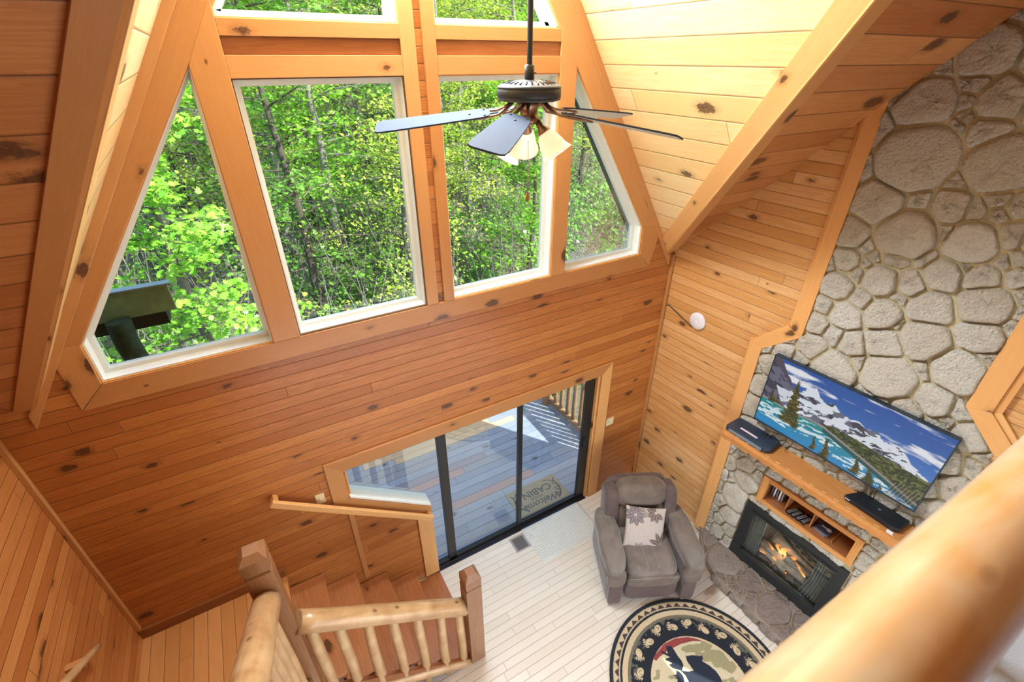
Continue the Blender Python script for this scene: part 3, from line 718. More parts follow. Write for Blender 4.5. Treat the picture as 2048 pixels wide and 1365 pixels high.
for (s, z, o, h, w) in ((1.88, .37, -.14, .13, .03), (1.96, .38, -.17, .19, .04), (2.03, .39, -.18, .24, .05), (2.10, .38, -.17, .20, .045), (2.17, .37, -.15, .15, .035), (2.0, .33, -.08, .11, .03), (1.85, .33, -.06, .07, .025), (2.25, .36, -.13, .12, .028)):
    rs = []
    for i in range(9):
        t = i/8; h_ = h*.62; r = .7*w*math.sin(math.pi*min(1, .18+t*.82))**.8*(1-t*.35); sx = .03*math.sin(t*5+s*20)
        rs.append([q(s+sx+r*math.cos(2*math.pi*k/10), z+h_*t, o+r*.5*math.sin(2*math.pi*k/10)) for k in range(10)])
    MB().rings(rs).build('flame', FLM, gi, smooth=True)
EMB = NT('ember'); EMB.b.inputs['Emission Color'].default_value = (1, .25, .04, 1); EMB.b.inputs['Emission Strength'].default_value = 3; EMBM = EMB.fin((.2, .03, .01), .9)
for k in range(26):
    s, o = rsn.uniform(1.78, 2.3), rsn.uniform(-.16, -.05); r = rsn.uniform(.006, .015)
    MB().lathe([(.001, -r), (r, -r*.3), (r*.9, r*.5), (.001, r)], 6, q(s, .30, o)).build('ember', EMBM if k % 2 else DK, gi)
p = RW(2.03, .45, -.12); lamp('fire_glow', 'POINT', p, .9, (1, .45, .15), shadow_soft_size=.06)
# media niche
mn = empty('media_niche', RW(2.1, 1.1, .05), 'oak framed wall niche with dividers above the fireplace opening', 'niche'); O = Vector(mn.location)
for (a, b, c, d) in ((1.63, 1.08, 1.69, 1.44), (2.52, 1.08, 2.58, 1.44)): wbox('frame_side', a, b, c, d, .01, .065, OAK, mn, ud=(0, 0, 1))
wbox('frame_rail', 1.69, 1.385, 2.52, 1.44, .01, .065, OAK, mn); wbox('frame_rail', 1.69, 1.08, 2.52, 1.135, .01, .065, OAK, mn)
wbox('shelf', 1.685, 1.12, 2.525, 1.137, -.25, .06, TRD, mn); wbox('back_panel', 1.66, 1.12, 2.55, 1.40, -.27, -.25, DRK, mn)
wbox('top_panel', 1.685, 1.383, 2.525, 1.40, -.25, .01, DRK, mn); wbox('side_panel', 1.67, 1.12, 1.687, 1.39, -.25, .01, DRK, mn); wbox('side_panel', 2.523, 1.12, 2.54, 1.39, -.25, .01, DRK, mn)
for s in (1.90, 2.15, 2.36): wbox('divider', s-.007, 1.137, s+.007, 1.16 if s > 2.2 else 1.385, -.25, .0, TRD, mn)
# things in the niche
def titem(name, label, cat, s, z, o, grp=None):
    r = empty(name, RW(s, z, o), label, cat, grp); r.rotation_euler = (0, 0, math.atan2(RD.y, RD.x)); return r
def lb(name, lo, hi, mat, par, bev=.002, ud=(1, 0, 0)): return MB().box(lo, hi).build(name, mat, par, udir=ud, bevel=bev)
CS = [plain('case_%d' % k, c, .4) for k, c in enumerate([(.05, .05, .06), (.35, .33, .36), (.12, .08, .07), (.55, .52, .55), (.2, .2, .24)])]
PAP = plain('paper', (.85, .84, .86), .7)
# local axes after rotation: +x along the wall, +y into the wall? (RN = rotate RD by -90deg)
for k, (nm, w) in enumerate((('dark', .020), ('grey', .016), ('brown', .014), ('pale', .018), ('slate', .015))):
    r = titem('disc_case', ['black disc case standing leftmost in the niche', 'grey disc case second from left in the niche', 'thin brown disc case in the middle of the niche row', 'pale disc case second from right in the niche row', 'slate disc case at the right end of the niche row'][k], 'disc case', 1.715+k*.027, 1.1375, -.06, 'disc cases standing in the niche')
    lb('case', (-w/2, -.002, 0), (w/2, .13, .185), CS[k], r); lb('spine_label', (-w/2+.002, -.004, .03), (w/2-.002, -.0025, .155), PAP if k in (1, 3) else CS[(k+2) % 5], r, 0)
BTN = plain('button_grey', (.6, .62, .66), .5); 
for k, (s, o, a) in enumerate(((1.955, -.03, .35), (2.0, -.028, .28), (2.05, -.03, .32), (2.098, -.03, .25))):
    r = titem('remote_control', ['black remote control leftmost on the niche shelf', 'black remote control second from the left in the niche', 'black remote control third from the left in the niche', 'black remote control at the right end of the row'][k], 'remote control', s, 1.1375, o, 'remote controls in the niche')
    r.rotation_euler[2] += -a
    lb('body', (-.021, -.06, 0), (.021, .11, .02), BLG, r, .006)
    for i in range(6):
        for j in range(3): lb('button', (-.014+.011*j, -.045+.02*i, .0195), (-.008+.011*j, -.036+.02*i, .0225), BTN, r, 0)
for k in range(3):
    r = titem('notepad', ['dark blue booklet at the bottom of the stack of three', 'dark blue booklet in the middle of the stack of three', 'dark blue booklet with a white key emblem on top of the stack'][k], 'booklet', 2.245+.006*k, 1.1375+.0155*k, -.08, 'booklets stacked in the niche')
    r.rotation_euler[2] += (-.15, .05, -.08)[k]; NB = CS[4] if k < 2 else plain('navy_cover', (.05, .06, .10), .4)
    lb('cover', (-.06, -.07, 0), (.06, .07, .015), NB, r)
    if k == 2:
        lb('emblem', (-.035, -.008, .0151), (.03, .008, .0165), PAP, r, 0); MB().lathe([(.001, 0), (.022, 0), (.022, .0015), (.001, .0015)], 16, (.035, 0, .0151)).build('emblem', PAP, r)
# mantel
ms = empty('mantel_shelf', RW(2.08, 1.87, .03), 'long honey coloured mantel shelf with a chiselled wavy front edge', 'mantel'); O = Vector(ms.location)
N_ = 96; top = []; s0, s1 = 1.20, 3.0
lo1, lo2, hi = [], [], []
for i in range(N_+1):
    s = s0+(s1-s0)*i/N_; w = abs(math.sin((s-s0)*math.pi/.105))**.7
    hi.append((s, 1.872, .305+.008*w)); lo1.append((s, 1.845, .325+.006*w)); lo2.append((s, 1.80-.018*w, .322))
mb = MB(); bk = [(s, 1.872, .05) for s, _, _ in hi]; bb = [(s, 1.80, .05) for s, _, _ in hi]
mb.rings([[q_ for q_ in map(lambda p: RW(*p)-O, L_)] for L_ in (bb, bk, hi, lo1, lo2, bb)], cap=False, closed=False)
mb.build('shelf', OAK, ms, udir=RD)
for i, nm in ((0, 'a'), (-1, 'b')):
    MB().prism([RW(*L_[i])-O for L_ in (bb, bk, hi, lo1, lo2)], RD*.001).build('end_cap', OAK, ms, udir=RD)
for i in range(16):
    s = s0+.05+i*.105
    MB().prism([RW(s-.02, 1.8735, .290)-O, RW(s+.02, 1.8735, .290)-O, RW(s+.012, 1.860, .3205)-O, RW(s-.012, 1.860, .3205)-O], RN*.003+Vector((0, 0, .0015))).build('chisel_facet', TRL, ms, udir=RD)
CB = plain('corbel_wood', (.60, .27, .14), .5, noise=.15)
for s in (1.34, 2.72):
    w = .055; prof = [(1.80, .05), (1.80, .27), (1.76, .27), (1.695, .16), (1.68, .05)]
    MB().prism([RW(s-w, z, o_)-O for z, o_ in prof], RD*2*w).build('corbel', CB, ms, udir=RN, bevel=.004)
# cable
cb = MB().tube([RW(1.60+.10*t/10, 1.82-.24*math.sin(math.pi*t/10)*(.6+.4*t/10), .30-.12*math.sin(math.pi*t/10)) for t in range(11)], .0025, 6).build('power_cord', BLK, smooth=True)
tag(cb, 'thin black cord looping down below the mantel', 'cord')
# ------------------------------------------------------------------ television and the boxes on the mantel
def lake_picture(w, h):
    X, Y = np.meshgrid(np.linspace(0, 1, w), np.linspace(0, 1, h))     # Y up
    n1 = vnoise(X*7, Y*7, 1); n2 = vnoise(X*22, Y*30, 2); n3 = vnoise(X*60, Y*60, 3, 3); C = np.zeros((h, w, 3))
    def put(m, c, a=1.):
        m = m[..., None]*a; C[:] = C*(1-m)+np.asarray(c)*m
    sky = s2l((70, 125, 195))[None, None]*(1-Y[..., None])+s2l((40, 88, 165))[None, None]*Y[..., None]
    C[:] = sky*(1.+.5*np.clip(.8-Y, 0, 1)[..., None])
    cloud = np.clip((vnoise(X*5+2, Y*14, 9, 5)-.52+.30*np.exp(-((X-.13)/.16)**2-((Y-.90+.15*X)/.10)**2)+.12*np.exp(-((X-.32)/.1)**2-((Y-.84)/.03)**2)+.16*np.exp(-((X-.59)/.035)**2-((Y-.78)/.018)**2)+.11*np.exp(-((X-.74)/.03)**2-((Y-.85)/.012)**2)-.08)*7, 0, 1)
    put(cloud, s2l((235, 238, 245)))
    prof = np.interp(X[0], [0, .03, .1, .17, .22, .26, .30, .34, .38, .43, .48, .53, .58, .62, .68, .73, .8, .86, .9, .95, 1], [1.1, 1.05, .86, .70, .66, .80, .82, .74, .71, .75, .68, .66, .70, .63, .67, .60, .62, .54, .50, .44, .42])
    prof = prof+.05*(vnoise(X[0]*26, X[0]*0, 5, 4)-.5)
    mt = Y < prof[None]
    rock = s2l((105, 108, 128))*1.
    put(mt, rock)
    ridge = vnoise((X+Y*.6)*26, (Y-X*.3)*10, 6, 5)
    put(mt & (ridge > .5), s2l((66, 68, 84)))
    snow = mt & (vnoise((X-Y*.5)*20, Y*24, 8, 5)+.35*(Y-.55) > .50) & (X > .16)
    put(snow, s2l((225, 230, 240)))
    put(mt & (Y > .30) & (X < .20) & (Y > .95-1.6*X+.1*(n2-.5)) , s2l((85, 80, 92)))
    put((np.abs(X-.12-.9*(.6-Y)*.35) < .05) & (Y < .62) & (Y > .33) & (n2 > .5), s2l((215, 220, 230)))
    forest = (Y < np.interp(X, [0, .40, .46, .6, .8, 1], [.0, .40, .46, .455, .42, .40])+.02*(n3-.5)) & (X > .40)
    put(forest, s2l((58, 74, 38))); put(forest & (vnoise(X*90, Y*40, 12, 2) > .5), s2l((34, 48, 26))); put(forest & (n3 > .62), s2l((110, 112, 58)))
    shore = np.interp(X, [0, .1, .2, .32, .42, .55, .7, .85, 1], [.36, .36, .33, .38, .375, .31, .235, .15, .06])
    put(Y < shore+.028, s2l((150, 140, 138)))
    water = Y < shore
    wc = s2l((20, 140, 140))[None, None]*np.clip(Y/.35, 0, 1)[..., None]+s2l((40, 140, 205))[None, None]*np.clip(1-Y/.35, 0, 1)[..., None]
    m = water[..., None]; C[:] = np.where(m, wc, C)
    refl = water & (vnoise(X*16+Y*9, Y*40-X*12, 20, 4) > .53) & (Y > shore-.24) & (Y < shore-.02)
    put(refl, s2l((215, 232, 236))); put(water & (X > .42) & (Y > shore-.05), s2l((18, 84, 84)))
    def fir(x, y0, y1, wd):
        t = (Y-y0)/(y1-y0); ww = wd*(1-t)*(.55+.45*np.abs(np.sin(t*28+X*40)))*(1+.5*(n3-.5))
        m = (t > 0) & (t < 1) & (np.abs(X-x-.01*np.sin(t*5)) < ww)
        put(m, s2l((58, 66, 32))); put(m & (n3 > .55), s2l((112, 98, 48))); put((t > -.0) & (t < 1) & (np.abs(X-x) < .0018), s2l((60, 48, 34)))
    fir(.20, .18, .84, .07); fir(.06, .36, .54, .03); fir(.10, .38, .5, .025); fir(.255, .16, .38, .028); fir(.40, .02, .22, .022); fir(.475, -.02, .29, .04); fir(.66, .02, .27, .035); fir(.74, -.02, .22, .05); fir(.49, .0, .06, .02); fir(.81, .0, .1, .014)
    for k in range(22): x = .85+.006*k; put((np.abs(X-x-.12*(Y-.05)) < .0014) & (Y < .20+.02*(k % 4)), s2l((60, 55, 40)) if k % 3 else s2l((150, 145, 125)))
    return C
tv = empty('television', RW(2.05, 2.03, .08), 'large flat television showing a turquoise mountain lake, mounted on the stone', 'television'); O = Vector(tv.location)
ts0, ts1, tz0, tz1 = 1.362, 2.742, 2.035, 2.80
tw = 360; th_ = 200
SU = np.linspace(ts0+.009, ts1-.009, tw); SV = np.linspace(tz0+.016, tz1-.009, th_)
P = np.zeros((th_, tw, 3)); base = np.array(P0+RN*.1015-O)
P[:] = base+np.array(RD)*SU[None, :, None]+np.array([0, 0, 1.])*SV[:, None, None]
grid_mesh('screen', P, lake_picture(tw, th_), attr_mat('lake_screen', .25, emit=.95), tv)
def wb(name, s0, z0, s1, z1, o0, o1, mat, par, bev=.002, ud=None): return wbox(name, s0, z0, s1, z1, o0, o1, mat, par, bev, ud)
NVY = plain('bezel', (.02, .035, .05), .3)
wb('housing', ts0, tz0, ts1, tz1, .055, .100, NVY, tv, .004); wb('rear_bulge', 1.7, 2.1, 2.4, 2.55, .03, .055, BLK, tv)
for a, b, c, d in ((ts0, tz0, ts1, tz0+.014), (ts0, tz1-.008, ts1, tz1), (ts0, tz0, ts0+.008, tz1), (ts1-.008, tz0, ts1, tz1)): wb('bezel', a, b, c, d, .099, .104, NVY, tv, 0)
for s in (2.45, 2.475): MB().tube([RW(s, 2.06, .07)-O, RW(s+.003, 1.97, .09)-O, RW(s+.006, 1.9, .08)-O], .0035, 6).build('cable', BLK, tv, smooth=True)
for s in (1.70, 1.76): MB().tube([RW(s, 2.06, .07)-O, RW(s+.003, 1.97, .10)-O, RW(s-.03, 1.885, .10)-O], .003, 6).build('cable', BLK, tv, smooth=True)
for s in (1.36, 1.52): pass
dv = empty('disc_player', RW(1.43, 1.875, .17), 'dark blue disc player with a paper sticker at the left end of the mantel', 'disc player'); O = Vector(dv.location)
DVM = plain('navy_plastic', (.022, .035, .062), .35, noise=.25, nscale=120)
prof = [(1.205, .275), (1.23, .30), (1.63, .285), (1.665, .25), (1.66, .075), (1.62, .05), (1.24, .06), (1.21, .09)]
MB().prism([RW(s, 1.877, o_)-O for s, o_ in prof], (0, 0, .052)).build('body', DVM, dv, bevel=.008)
wb('front_panel', 1.25, 1.885, 1.60, 1.918, .29, .300, plain('silver_blue', (.22, .30, .38), .3, .4), dv)
MB().prism([RW(s, 1.9292, o_)-O for s, o_ in ((1.32, .225), (1.50, .225), (1.50, .20), (1.32, .20))], (0, 0, .0012)).build('sticker', plain('pink_paper', (.72, .62, .68), .7), dv)
for k in range(3): MB().tube([RW(1.52+.03*k+.02*math.sin(i*1.7+k), 1.935+.02*math.sin(i*1.3+k)**2, .085+.010*i*math.cos(k))-O for i in range(6)], .005, 6).build('cable', BLG, dv, smooth=True)
bx2 = empty('set_top_box', RW(2.53, 1.875, .18), 'flat black speckled box with rounded end near the right of the mantel', 'box'); O = Vector(bx2.location)
BXM = plain('speckled_black', (.012, .016, .022), .35, noise=.9, nscale=260)
prof = [(2.32, .215), (2.34, .235), (2.70, .255), (2.74, .235), (2.755, .07), (2.39, .055)]
MB().prism([RW(s, 1.877, o_)-O for s, o_ in prof], (0, 0, .04)).build('body', BXM, bx2, bevel=.006)
MB().prism([RW(s, 1.9, o_)-O for s, o_ in ((2.335, .2415), (2.375, .2435), (2.375, .2405), (2.335, .2385))], (0, 0, .006)).build('light_strip', PAP, bx2)
MB().lathe([(.001, 0), (.011, 0), (.011, .001), (.001, .001)], 12, RW(2.56, 1.9175, .15)-O).build('emblem', plain('silver', (.5, .55, .65), .3, .8), bx2)
pl = empty('paper_tag', RW(2.70, 1.876, .275), 'small white paper tag under the corner of the black box', 'tag')
pl_o = MB().prism([RW(s, 1.8755, o_)-Vector(pl.location) for s, o_ in ((2.675, .258), (2.72, .258), (2.725, .30), (2.68, .30))], (0, 0, .0015)).build('sheet', PAP, pl)

# ------------------------------------------------------------------ wifi disc, switches, sockets
wd = empty('wireless_access_point', RW(.46, 2.71, .0), 'round white ceiling style disc fixed to the pine side wall', 'disc'); wd.rotation_mode = 'QUATERNION'; wd.rotation_quaternion = RN.to_track_quat('Z', 'Y')
WPL = plain('white_plastic', (.78, .78, .84), .4)
MB().lathe([(.0, .0), (.088, .0), (.095, .006), (.095, .02), (.088, .027), (.03, .031), (.001, .031)][1:], 40).build('body', WPL, wd, smooth=True)
MB().lathe([(.027, .0305), (.029, .0325), (.031, .0305)], 32).build('ring', plain('grey_ring', (.5, .5, .58), .4), wd)
o = MB().tube([RW(.02, 2.715, .006), RW(.06, 2.735, .006), RW(.25, 2.665, .006), RW(.40, 2.61, .006), RW(.44, 2.64, .006)], .006, 6).build('cable', plain('dark_cable', (.05, .04, .03), .6), smooth=True)
tag(o, 'dark cable running from the wall corner to the white disc', 'cable')
IVR = plain('ivory', (.80, .72, .48), .35)
def plate(x, z, w, h, label):
    r = empty('light_switch', (x, 0, z), label, 'light switch'); lb('plate', (-w/2, -.007, -h/2), (w/2, 0, h/2), IVR, r, .003)
    for k in range(max(1, int(w/.055))): 
        xx = -w/2+w*(k+.5)/max(1, int(w/.055)); lb('toggle', (xx-.005, -.017, -.011), (xx+.005, -.006, .011), IVR, r)
plate(-.045, 1.80, .075, .118, 'ivory single light switch on the log wall left of the door casing')
plate(3.325, 1.235, .115, .118, 'ivory double light switch on the wall right of the door casing')

# ------------------------------------------------------------------ recliner
TH2 = R(-26.5)
rc = empty('recliner', (2.975, -1.115, 0), 'taupe plush recliner with padded arms standing in the corner', 'armchair', rot=(0, 0, TH2))
def fabric(name, c, c2, sc=7):
    t = NT(name); tc = t.n('TexCoord').outputs['Object']; a = t.noise(tc, sc, 4, .6, .6); b = t.noise(tc, 260, 2)
    col = t.mix(t.mr(a, .35, .7), c, c2); t.bump(t.math('ADD', t.math('MULTIPLY', a, 1.6), t.math('MULTIPLY', b, .15)), .5, .012)
    t.b.inputs['Sheen Weight'].default_value = .35; t.b.inputs['Sheen Roughness'].default_value = .4
    return t.fin(col, .75)
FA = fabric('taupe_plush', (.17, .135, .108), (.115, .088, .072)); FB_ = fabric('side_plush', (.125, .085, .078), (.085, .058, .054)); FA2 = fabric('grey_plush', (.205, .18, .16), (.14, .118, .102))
def cushion(name, c, h, p=4., mat=None, parent=None, n=14, f=None, rot=None, wr=.0, sx=0):
    """pillow-like rounded block; h half sizes; f(v) extra warp in local unit coords"""
    g = np.linspace(-1, 1, n+1); mb = MB(); V = {}
    def vert(a):
        k = tuple(round(x, 5) for x in a)
        if k in V: return V[k]
        L = (abs(a[0])**p+abs(a[1])**p+abs(a[2])**p)**(1/p); v = [x/L for x in a]
        w = [v[0]*h[0], v[1]*h[1], v[2]*h[2]]
        if f: w = f(v, w)
        q_ = Vector(w)
        if rot: q_ = rot @ q_
        V[k] = mb.bm.verts.new(q_+Vector(c)); return V[k]
    for ax in range(3):
        for sg in (-1, 1):
            for i in range(n):
                for j in range(n):
                    qs = []
                    for (u, v) in ((g[i], g[j]), (g[i+1], g[j]), (g[i+1], g[j+1]), (g[i], g[j+1])):
                        a = [0, 0, 0]; a[ax] = sg; a[(ax+1) % 3] = u; a[(ax+2) % 3] = v; qs.append(vert(a))
                    mb.face(qs)
    return mb.build(name, mat, parent, smooth=True, subsurf=1)
wv = lambda fr_, am, ax=0, ax2=2: (lambda v, w: [w[i]+(am*math.sin(v[ax]*fr_)*(abs(v[ax2])**1) if i == ax2 else 0) for i in range(3)])
# local frame: x right, -y front
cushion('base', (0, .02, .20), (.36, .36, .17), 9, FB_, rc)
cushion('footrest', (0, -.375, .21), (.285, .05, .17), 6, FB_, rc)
def seatf(v, w):
    w[2] += .012*math.cos(v[0]*9)*(1 if v[2] > 0 else 0); w[1] -= .03*max(0, v[2])*0; w[2] -= .02*max(0, -v[1]-.6)*(v[2] > 0)
    return w
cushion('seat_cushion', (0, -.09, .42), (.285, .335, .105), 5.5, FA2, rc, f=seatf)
cushion('front_roll', (0, -.40, .375), (.285, .055, .085), 3.2, FA, rc)
rk = Matrix.Rotation(R(-13), 3, 'X')
cushion('lower_backrest', (0, .27, .60), (.27, .12, .22), 4.5, FA, rc, rot=rk, f=lambda v, w: [w[0], w[1]-.02*math.cos(v[0]*1.5)*math.cos(v[2]*3), w[2]])
cushion('head_cushion', (0, .315, .91), (.285, .125, .155), 3.6, FA, rc, rot=rk)
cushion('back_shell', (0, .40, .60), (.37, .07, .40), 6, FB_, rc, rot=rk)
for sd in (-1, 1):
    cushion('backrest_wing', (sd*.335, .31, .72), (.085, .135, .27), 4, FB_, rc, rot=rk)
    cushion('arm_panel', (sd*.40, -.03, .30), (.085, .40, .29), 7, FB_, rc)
    def af(v, w, sd=sd):
        t = max(0, -v[1]); w[2] -= .055*t**2.2; w[0] += sd*.012*t; w[0] *= (1.-.10*max(0, v[1]))
        w[0] += 0.006*math.sin(v[1]*7)*abs(v[0]); return w
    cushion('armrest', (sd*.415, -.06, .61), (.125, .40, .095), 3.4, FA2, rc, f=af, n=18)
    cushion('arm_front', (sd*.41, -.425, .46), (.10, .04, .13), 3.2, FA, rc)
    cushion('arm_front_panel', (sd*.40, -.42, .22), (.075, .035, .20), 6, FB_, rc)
# seam lines
SEAM = plain('seam_thread', (.34, .29, .24), .8)
for s in (-.16, -.055, .055, .16):
    MB().tube([(s*(1+.1*t), -.38+.55*t, .524-.012*abs(t-.5)*1.2) for t in (0, .2, .4, .6, .8, 1)], .003, 5).build('seam', SEAM, rc, smooth=True)
MB().tube([(-.26+.052*i, -.44, .445-.006*math.sin(i)) for i in range(11)], .003, 5).build('seam', SEAM, rc, smooth=True)
# throw pillow: cream with grey leaf rosettes
def pillow():
    n = 150; A, B = np.meshgrid(np.linspace(-1, 1, n), np.linspace(-1, 1, n)); C = np.ones((n, n, 3))*s2l((184, 174, 166))
    C *= (1+.14*(vnoise(A*40+50, B*6+50, 4, 3)-.5))[..., None]
    def rosette(cx, cy, r, k0, k1, col, aw=.30):
        for k in range(k0, k1):
            a = k*math.pi/4.5; dx, dy = A-cx, B-cy; u = dx*math.cos(a)+dy*math.sin(a); v = -dx*math.sin(a)+dy*math.cos(a)
            t = u/r; m = (t > .12) & (t < 1) & (np.abs(v) < aw*r*np.sin(np.clip(t, 0, 1)*math.pi)**.8*.75)
            C[m] = s2l(col)
            m2 = (t > .1) & (t < .95) & (np.abs(v) < .006); C[m2] = s2l((190, 182, 178))
    rosette(-.55, .62, .55, 0, 9, (118, 108, 112)); rosette(.45, .78, .50, 3, 9, (112, 98, 92)); rosette(.0, .85, .35, 4, 8, (140, 128, 124), .2)
    rosette(.85, -.75, .7, 2, 5, (105, 90, 84), .22); rosette(-.2, -1.1, .45, 1, 4, (150, 138, 130), .3)
    mat = attr_mat('pillow_fabric', .85, bump=.4, bs=300)
    r = empty('throw_pillow', (0, 0, 0), 'square cream pillow printed with grey leaves, resting on the recliner seat', 'pillow')
    # shape
    edge = (1-np.abs(A)**6)*(1-np.abs(B)**6); H = np.clip((1-A**2)*(1-B**2), 0, 1)**.42
    pinch = 1-.07*(np.abs(A)**2*(1-np.abs(B)**2)*0+ (1-np.abs(A))*0)
    X_ = A*.228*(1-.06*(1-B**2)*np.abs(A)**3); Y_ = B*.228*(1-.06*(1-A**2)*np.abs(B)**3)
    wr_ = .006*(vnoise(A*3+9, B*3+9, 11, 3)-.5)
    for nm, sg in (('front_cover', 1), ('back_cover', -1)):
        P = np.stack([X_, Y_, sg*(.055*H+wr_*H)], -1); grid_mesh(nm, P, C if sg > 0 else C*0+s2l((180, 168, 158)), mat, r, smooth=True)
    return r
pw = pillow()
# lean on the backrest: local +y up, +z towards the sitter
mr = Matrix.Rotation(TH2, 4, 'Z')
f_ = Matrix.Rotation(R(57), 4, 'X') @ Matrix.Rotation(R(-8), 4, 'Z')
pw.matrix_world = Matrix.Translation(Vector((2.96, -1.12, 0))+mr.to_3x3() @ Vector((.005, .03, .665))) @ mr @ f_

# ------------------------------------------------------------------ rug, mats, vent
def rug():
    n = 430; cx, cy, Rr = 2.62, -2.374, .86
    g = np.linspace(-1, 1, n); A, B = np.meshgrid(g, g); X = cx+A*Rr; Y = cy+B*Rr; r = np.hypot(A, B); th = np.arctan2(B, A)
    n1 = vnoise(A*30+40, B*30+40, 2, 3); n2 = vnoise(A*70+80, B*70+80, 3, 2); n3 = vnoise(A*3+9, B*3+9, 5, 3)
    BK = s2l((26, 32, 42)); TN = s2l((196, 180, 148)); C = np.ones((n, n, 3))*BK
    rw_ = r*(1+.012*(n3-.5))
    band = (rw_ > .90) & (rw_ < .955); C[band] = s2l((70, 58, 56))
    ph = (th*54/(2*math.pi)) % 1; tri = band & (np.abs(ph-.5)*2 < (rw_-.90)/.05); C[tri] = TN
    C[(rw_ > .955) & (rw_ < .965)] = TN*.8; C[(rw_ > .885) & (rw_ < .90)] = TN*.9
    C[(rw_ > .86) & (rw_ < .885)] = BK
    b = (rw_ > .80) & (rw_ < .86); C[b] = TN*1.02
    b = (rw_ > .765) & (rw_ < .80); C[b] = s2l((110, 106, 90))
    b = (rw_ > .66) & (rw_ < .765) & (n1+ (rw_-.70)*2.2 > .62); C[b] = s2l((86, 88, 80))
    # paw prints around
    for k in range(22):
        a = 2*math.pi*k/22+.1; R0 = .665+.04*(k % 2); px, py = R0*math.cos(a), R0*math.sin(a); d = a+math.pi/2+(.5 if k % 2 else -.4)
        u = ((A-px)*math.cos(d)+(B-py)*math.sin(d))/.05; v = (-(A-px)*math.sin(d)+(B-py)*math.cos(d))/.05
        pad = (((u+.15)/1.0)**2+(v/.72)**2 < 1); C[pad] = TN*1.03; C[pad & (((u+.15)/.8)**2+(v/.55)**2 < 1) & (n2 > .60)] = TN*.5
        for q_ in range(5):
            tv_ = (q_-2)*.42; C[((u-1.1+abs(q_-2)*.12)/.26)**2+((v-tv_)/.19)**2 < 1] = TN*.95; C[((u-1.52+abs(q_-2)*.14)/.13)**2+((v-tv_)/.09)**2 < 1] = TN
    # centre medallion
    D = np.hypot(A-.0, B-.0)/.545
    C[D < 1.0] = TN*1.05
    inn = D < .955; C[inn] = s2l((150, 146, 110)); C[inn & (vnoise(A*4+B*9+20, B*5-A*4+20, 8, 3) > .47)] = s2l((200, 190, 160))
    ur = np.array([.78, -.62]); vu = np.array([.50, .865])
    U = A*ur[0]+B*ur[1]; V_ = A*vu[0]+B*vu[1]
    C[inn & (n2 > .66)] *= .88
    def fig(poly, col=(28, 38, 54)): C[inpoly(U, V_, poly)] = s2l(col)
    fig([(-.50, .30), (-.465, .345), (-.356, .458), (-.215, .52), (-.066, .535), (.039, .515), (.107, .487), (-.012, .490), (-.163, .455), (-.316, .385), (-.406, .330), (-.468, .275)], (138, 62, 62))
    fig([(-.125, .325), (-.04, .336), (.046, .325), (.066, .336), (.071, .303), (.053, .271), (.126, .228), (.193, .165), (.225, .104), (.25, .0), (.24, -.16), (.18, -.30), (.05, -.38), (-.10, -.36), (-.12, -.2), (-.10, -.05), (-.134, .065), (-.158, .124), (-.207, .176), (-.117, .165), (-.058, .176), (-.085, .218), (-.116, .271)])
    fig([(-.335, .431), (-.274, .436), (-.245, .391), (-.217, .336), (-.179, .282), (-.164, .228), (-.191, .171), (-.24, .186), (-.295, .202), (-.325, .239), (-.288, .25), (-.354, .282), (-.364, .298), (-.303, .314), (-.391, .358), (-.4, .386), (-.321, .353), (-.334, .391)])
    fig([(-.252, .181), (-.21, .155), (-.183, .114), (-.175, .0), (-.2, -.15), (-.28, -.25), (-.33, -.1), (-.258, .065), (-.254, .094), (-.288, .094), (-.257, .109), (-.3, .129), (-.259, .135)])
    C *= (1+.16*(n2-.5))[..., None]
    Z = .009+.002*(n1-.5)+.002*np.sin(r*30)*0+.004*(n3-.5)
    P = np.stack([X-cx, Y-cy, Z+0*X], -1)
    Pm = P.copy(); e = empty('round_rug', (cx, cy, 0), 'round black and tan rug with a bear silhouette and paw prints', 'rug')
    grid_mesh('rug_pile', P, C, attr_mat('rug_pile', .95, bump=.5, bs=220), e, smooth=True, mask=r < .998)
    MB().lathe([(Rr-.004, .0), (Rr+.004, .002), (Rr+.005, .009), (Rr-.003, .012), (Rr-.02, .009)], 96).build('binding', plain('rug_edge', (.012, .018, .03), .9), e, smooth=True)
rug()
mt = empty('kitchen_mat', (2.48, -.275, 0), 'pale grey cushioned mat with herringbone texture inside the sliding door', 'mat', rot=(0, 0, 0))
hm = NT('mat_foam'); tcx = hm.n('TexCoord').outputs['Object']; sx = hm.n('SeparateXYZ'); hm.t.links.new(tcx, sx.inputs[0])
zz = hm.math('PINGPONG', hm.math('MULTIPLY', sx.outputs[0], 45.), 1.); hb_ = hm.math('PINGPONG', hm.math('ADD', hm.math('MULTIPLY', sx.outputs[1], 60.), zz), 1.)
hm.bump(hb_, .8, .006); MTM = hm.fin(hm.mix(hb_, (.56, .60, .57), (.74, .77, .73)), .6)
MB().rings([[(-.445, -.265, 0), (.44, -.265, 0), (.44, .265, 0), (-.445, .265, 0)], [(-.445, -.265, .004), (.44, -.265, .004), (.44, .265, .004), (-.445, .265, .004)], [(-.415, -.235, .016), (.41, -.235, .016), (.41, .235, .016), (-.415, .235, .016)]]).build('pad', MTM, mt, bevel=.002)
vt = empty('floor_vent', (1.93, -.165, 0), 'small metal floor register beside the pale mat', 'floor vent', rot=(0, 0, 0))
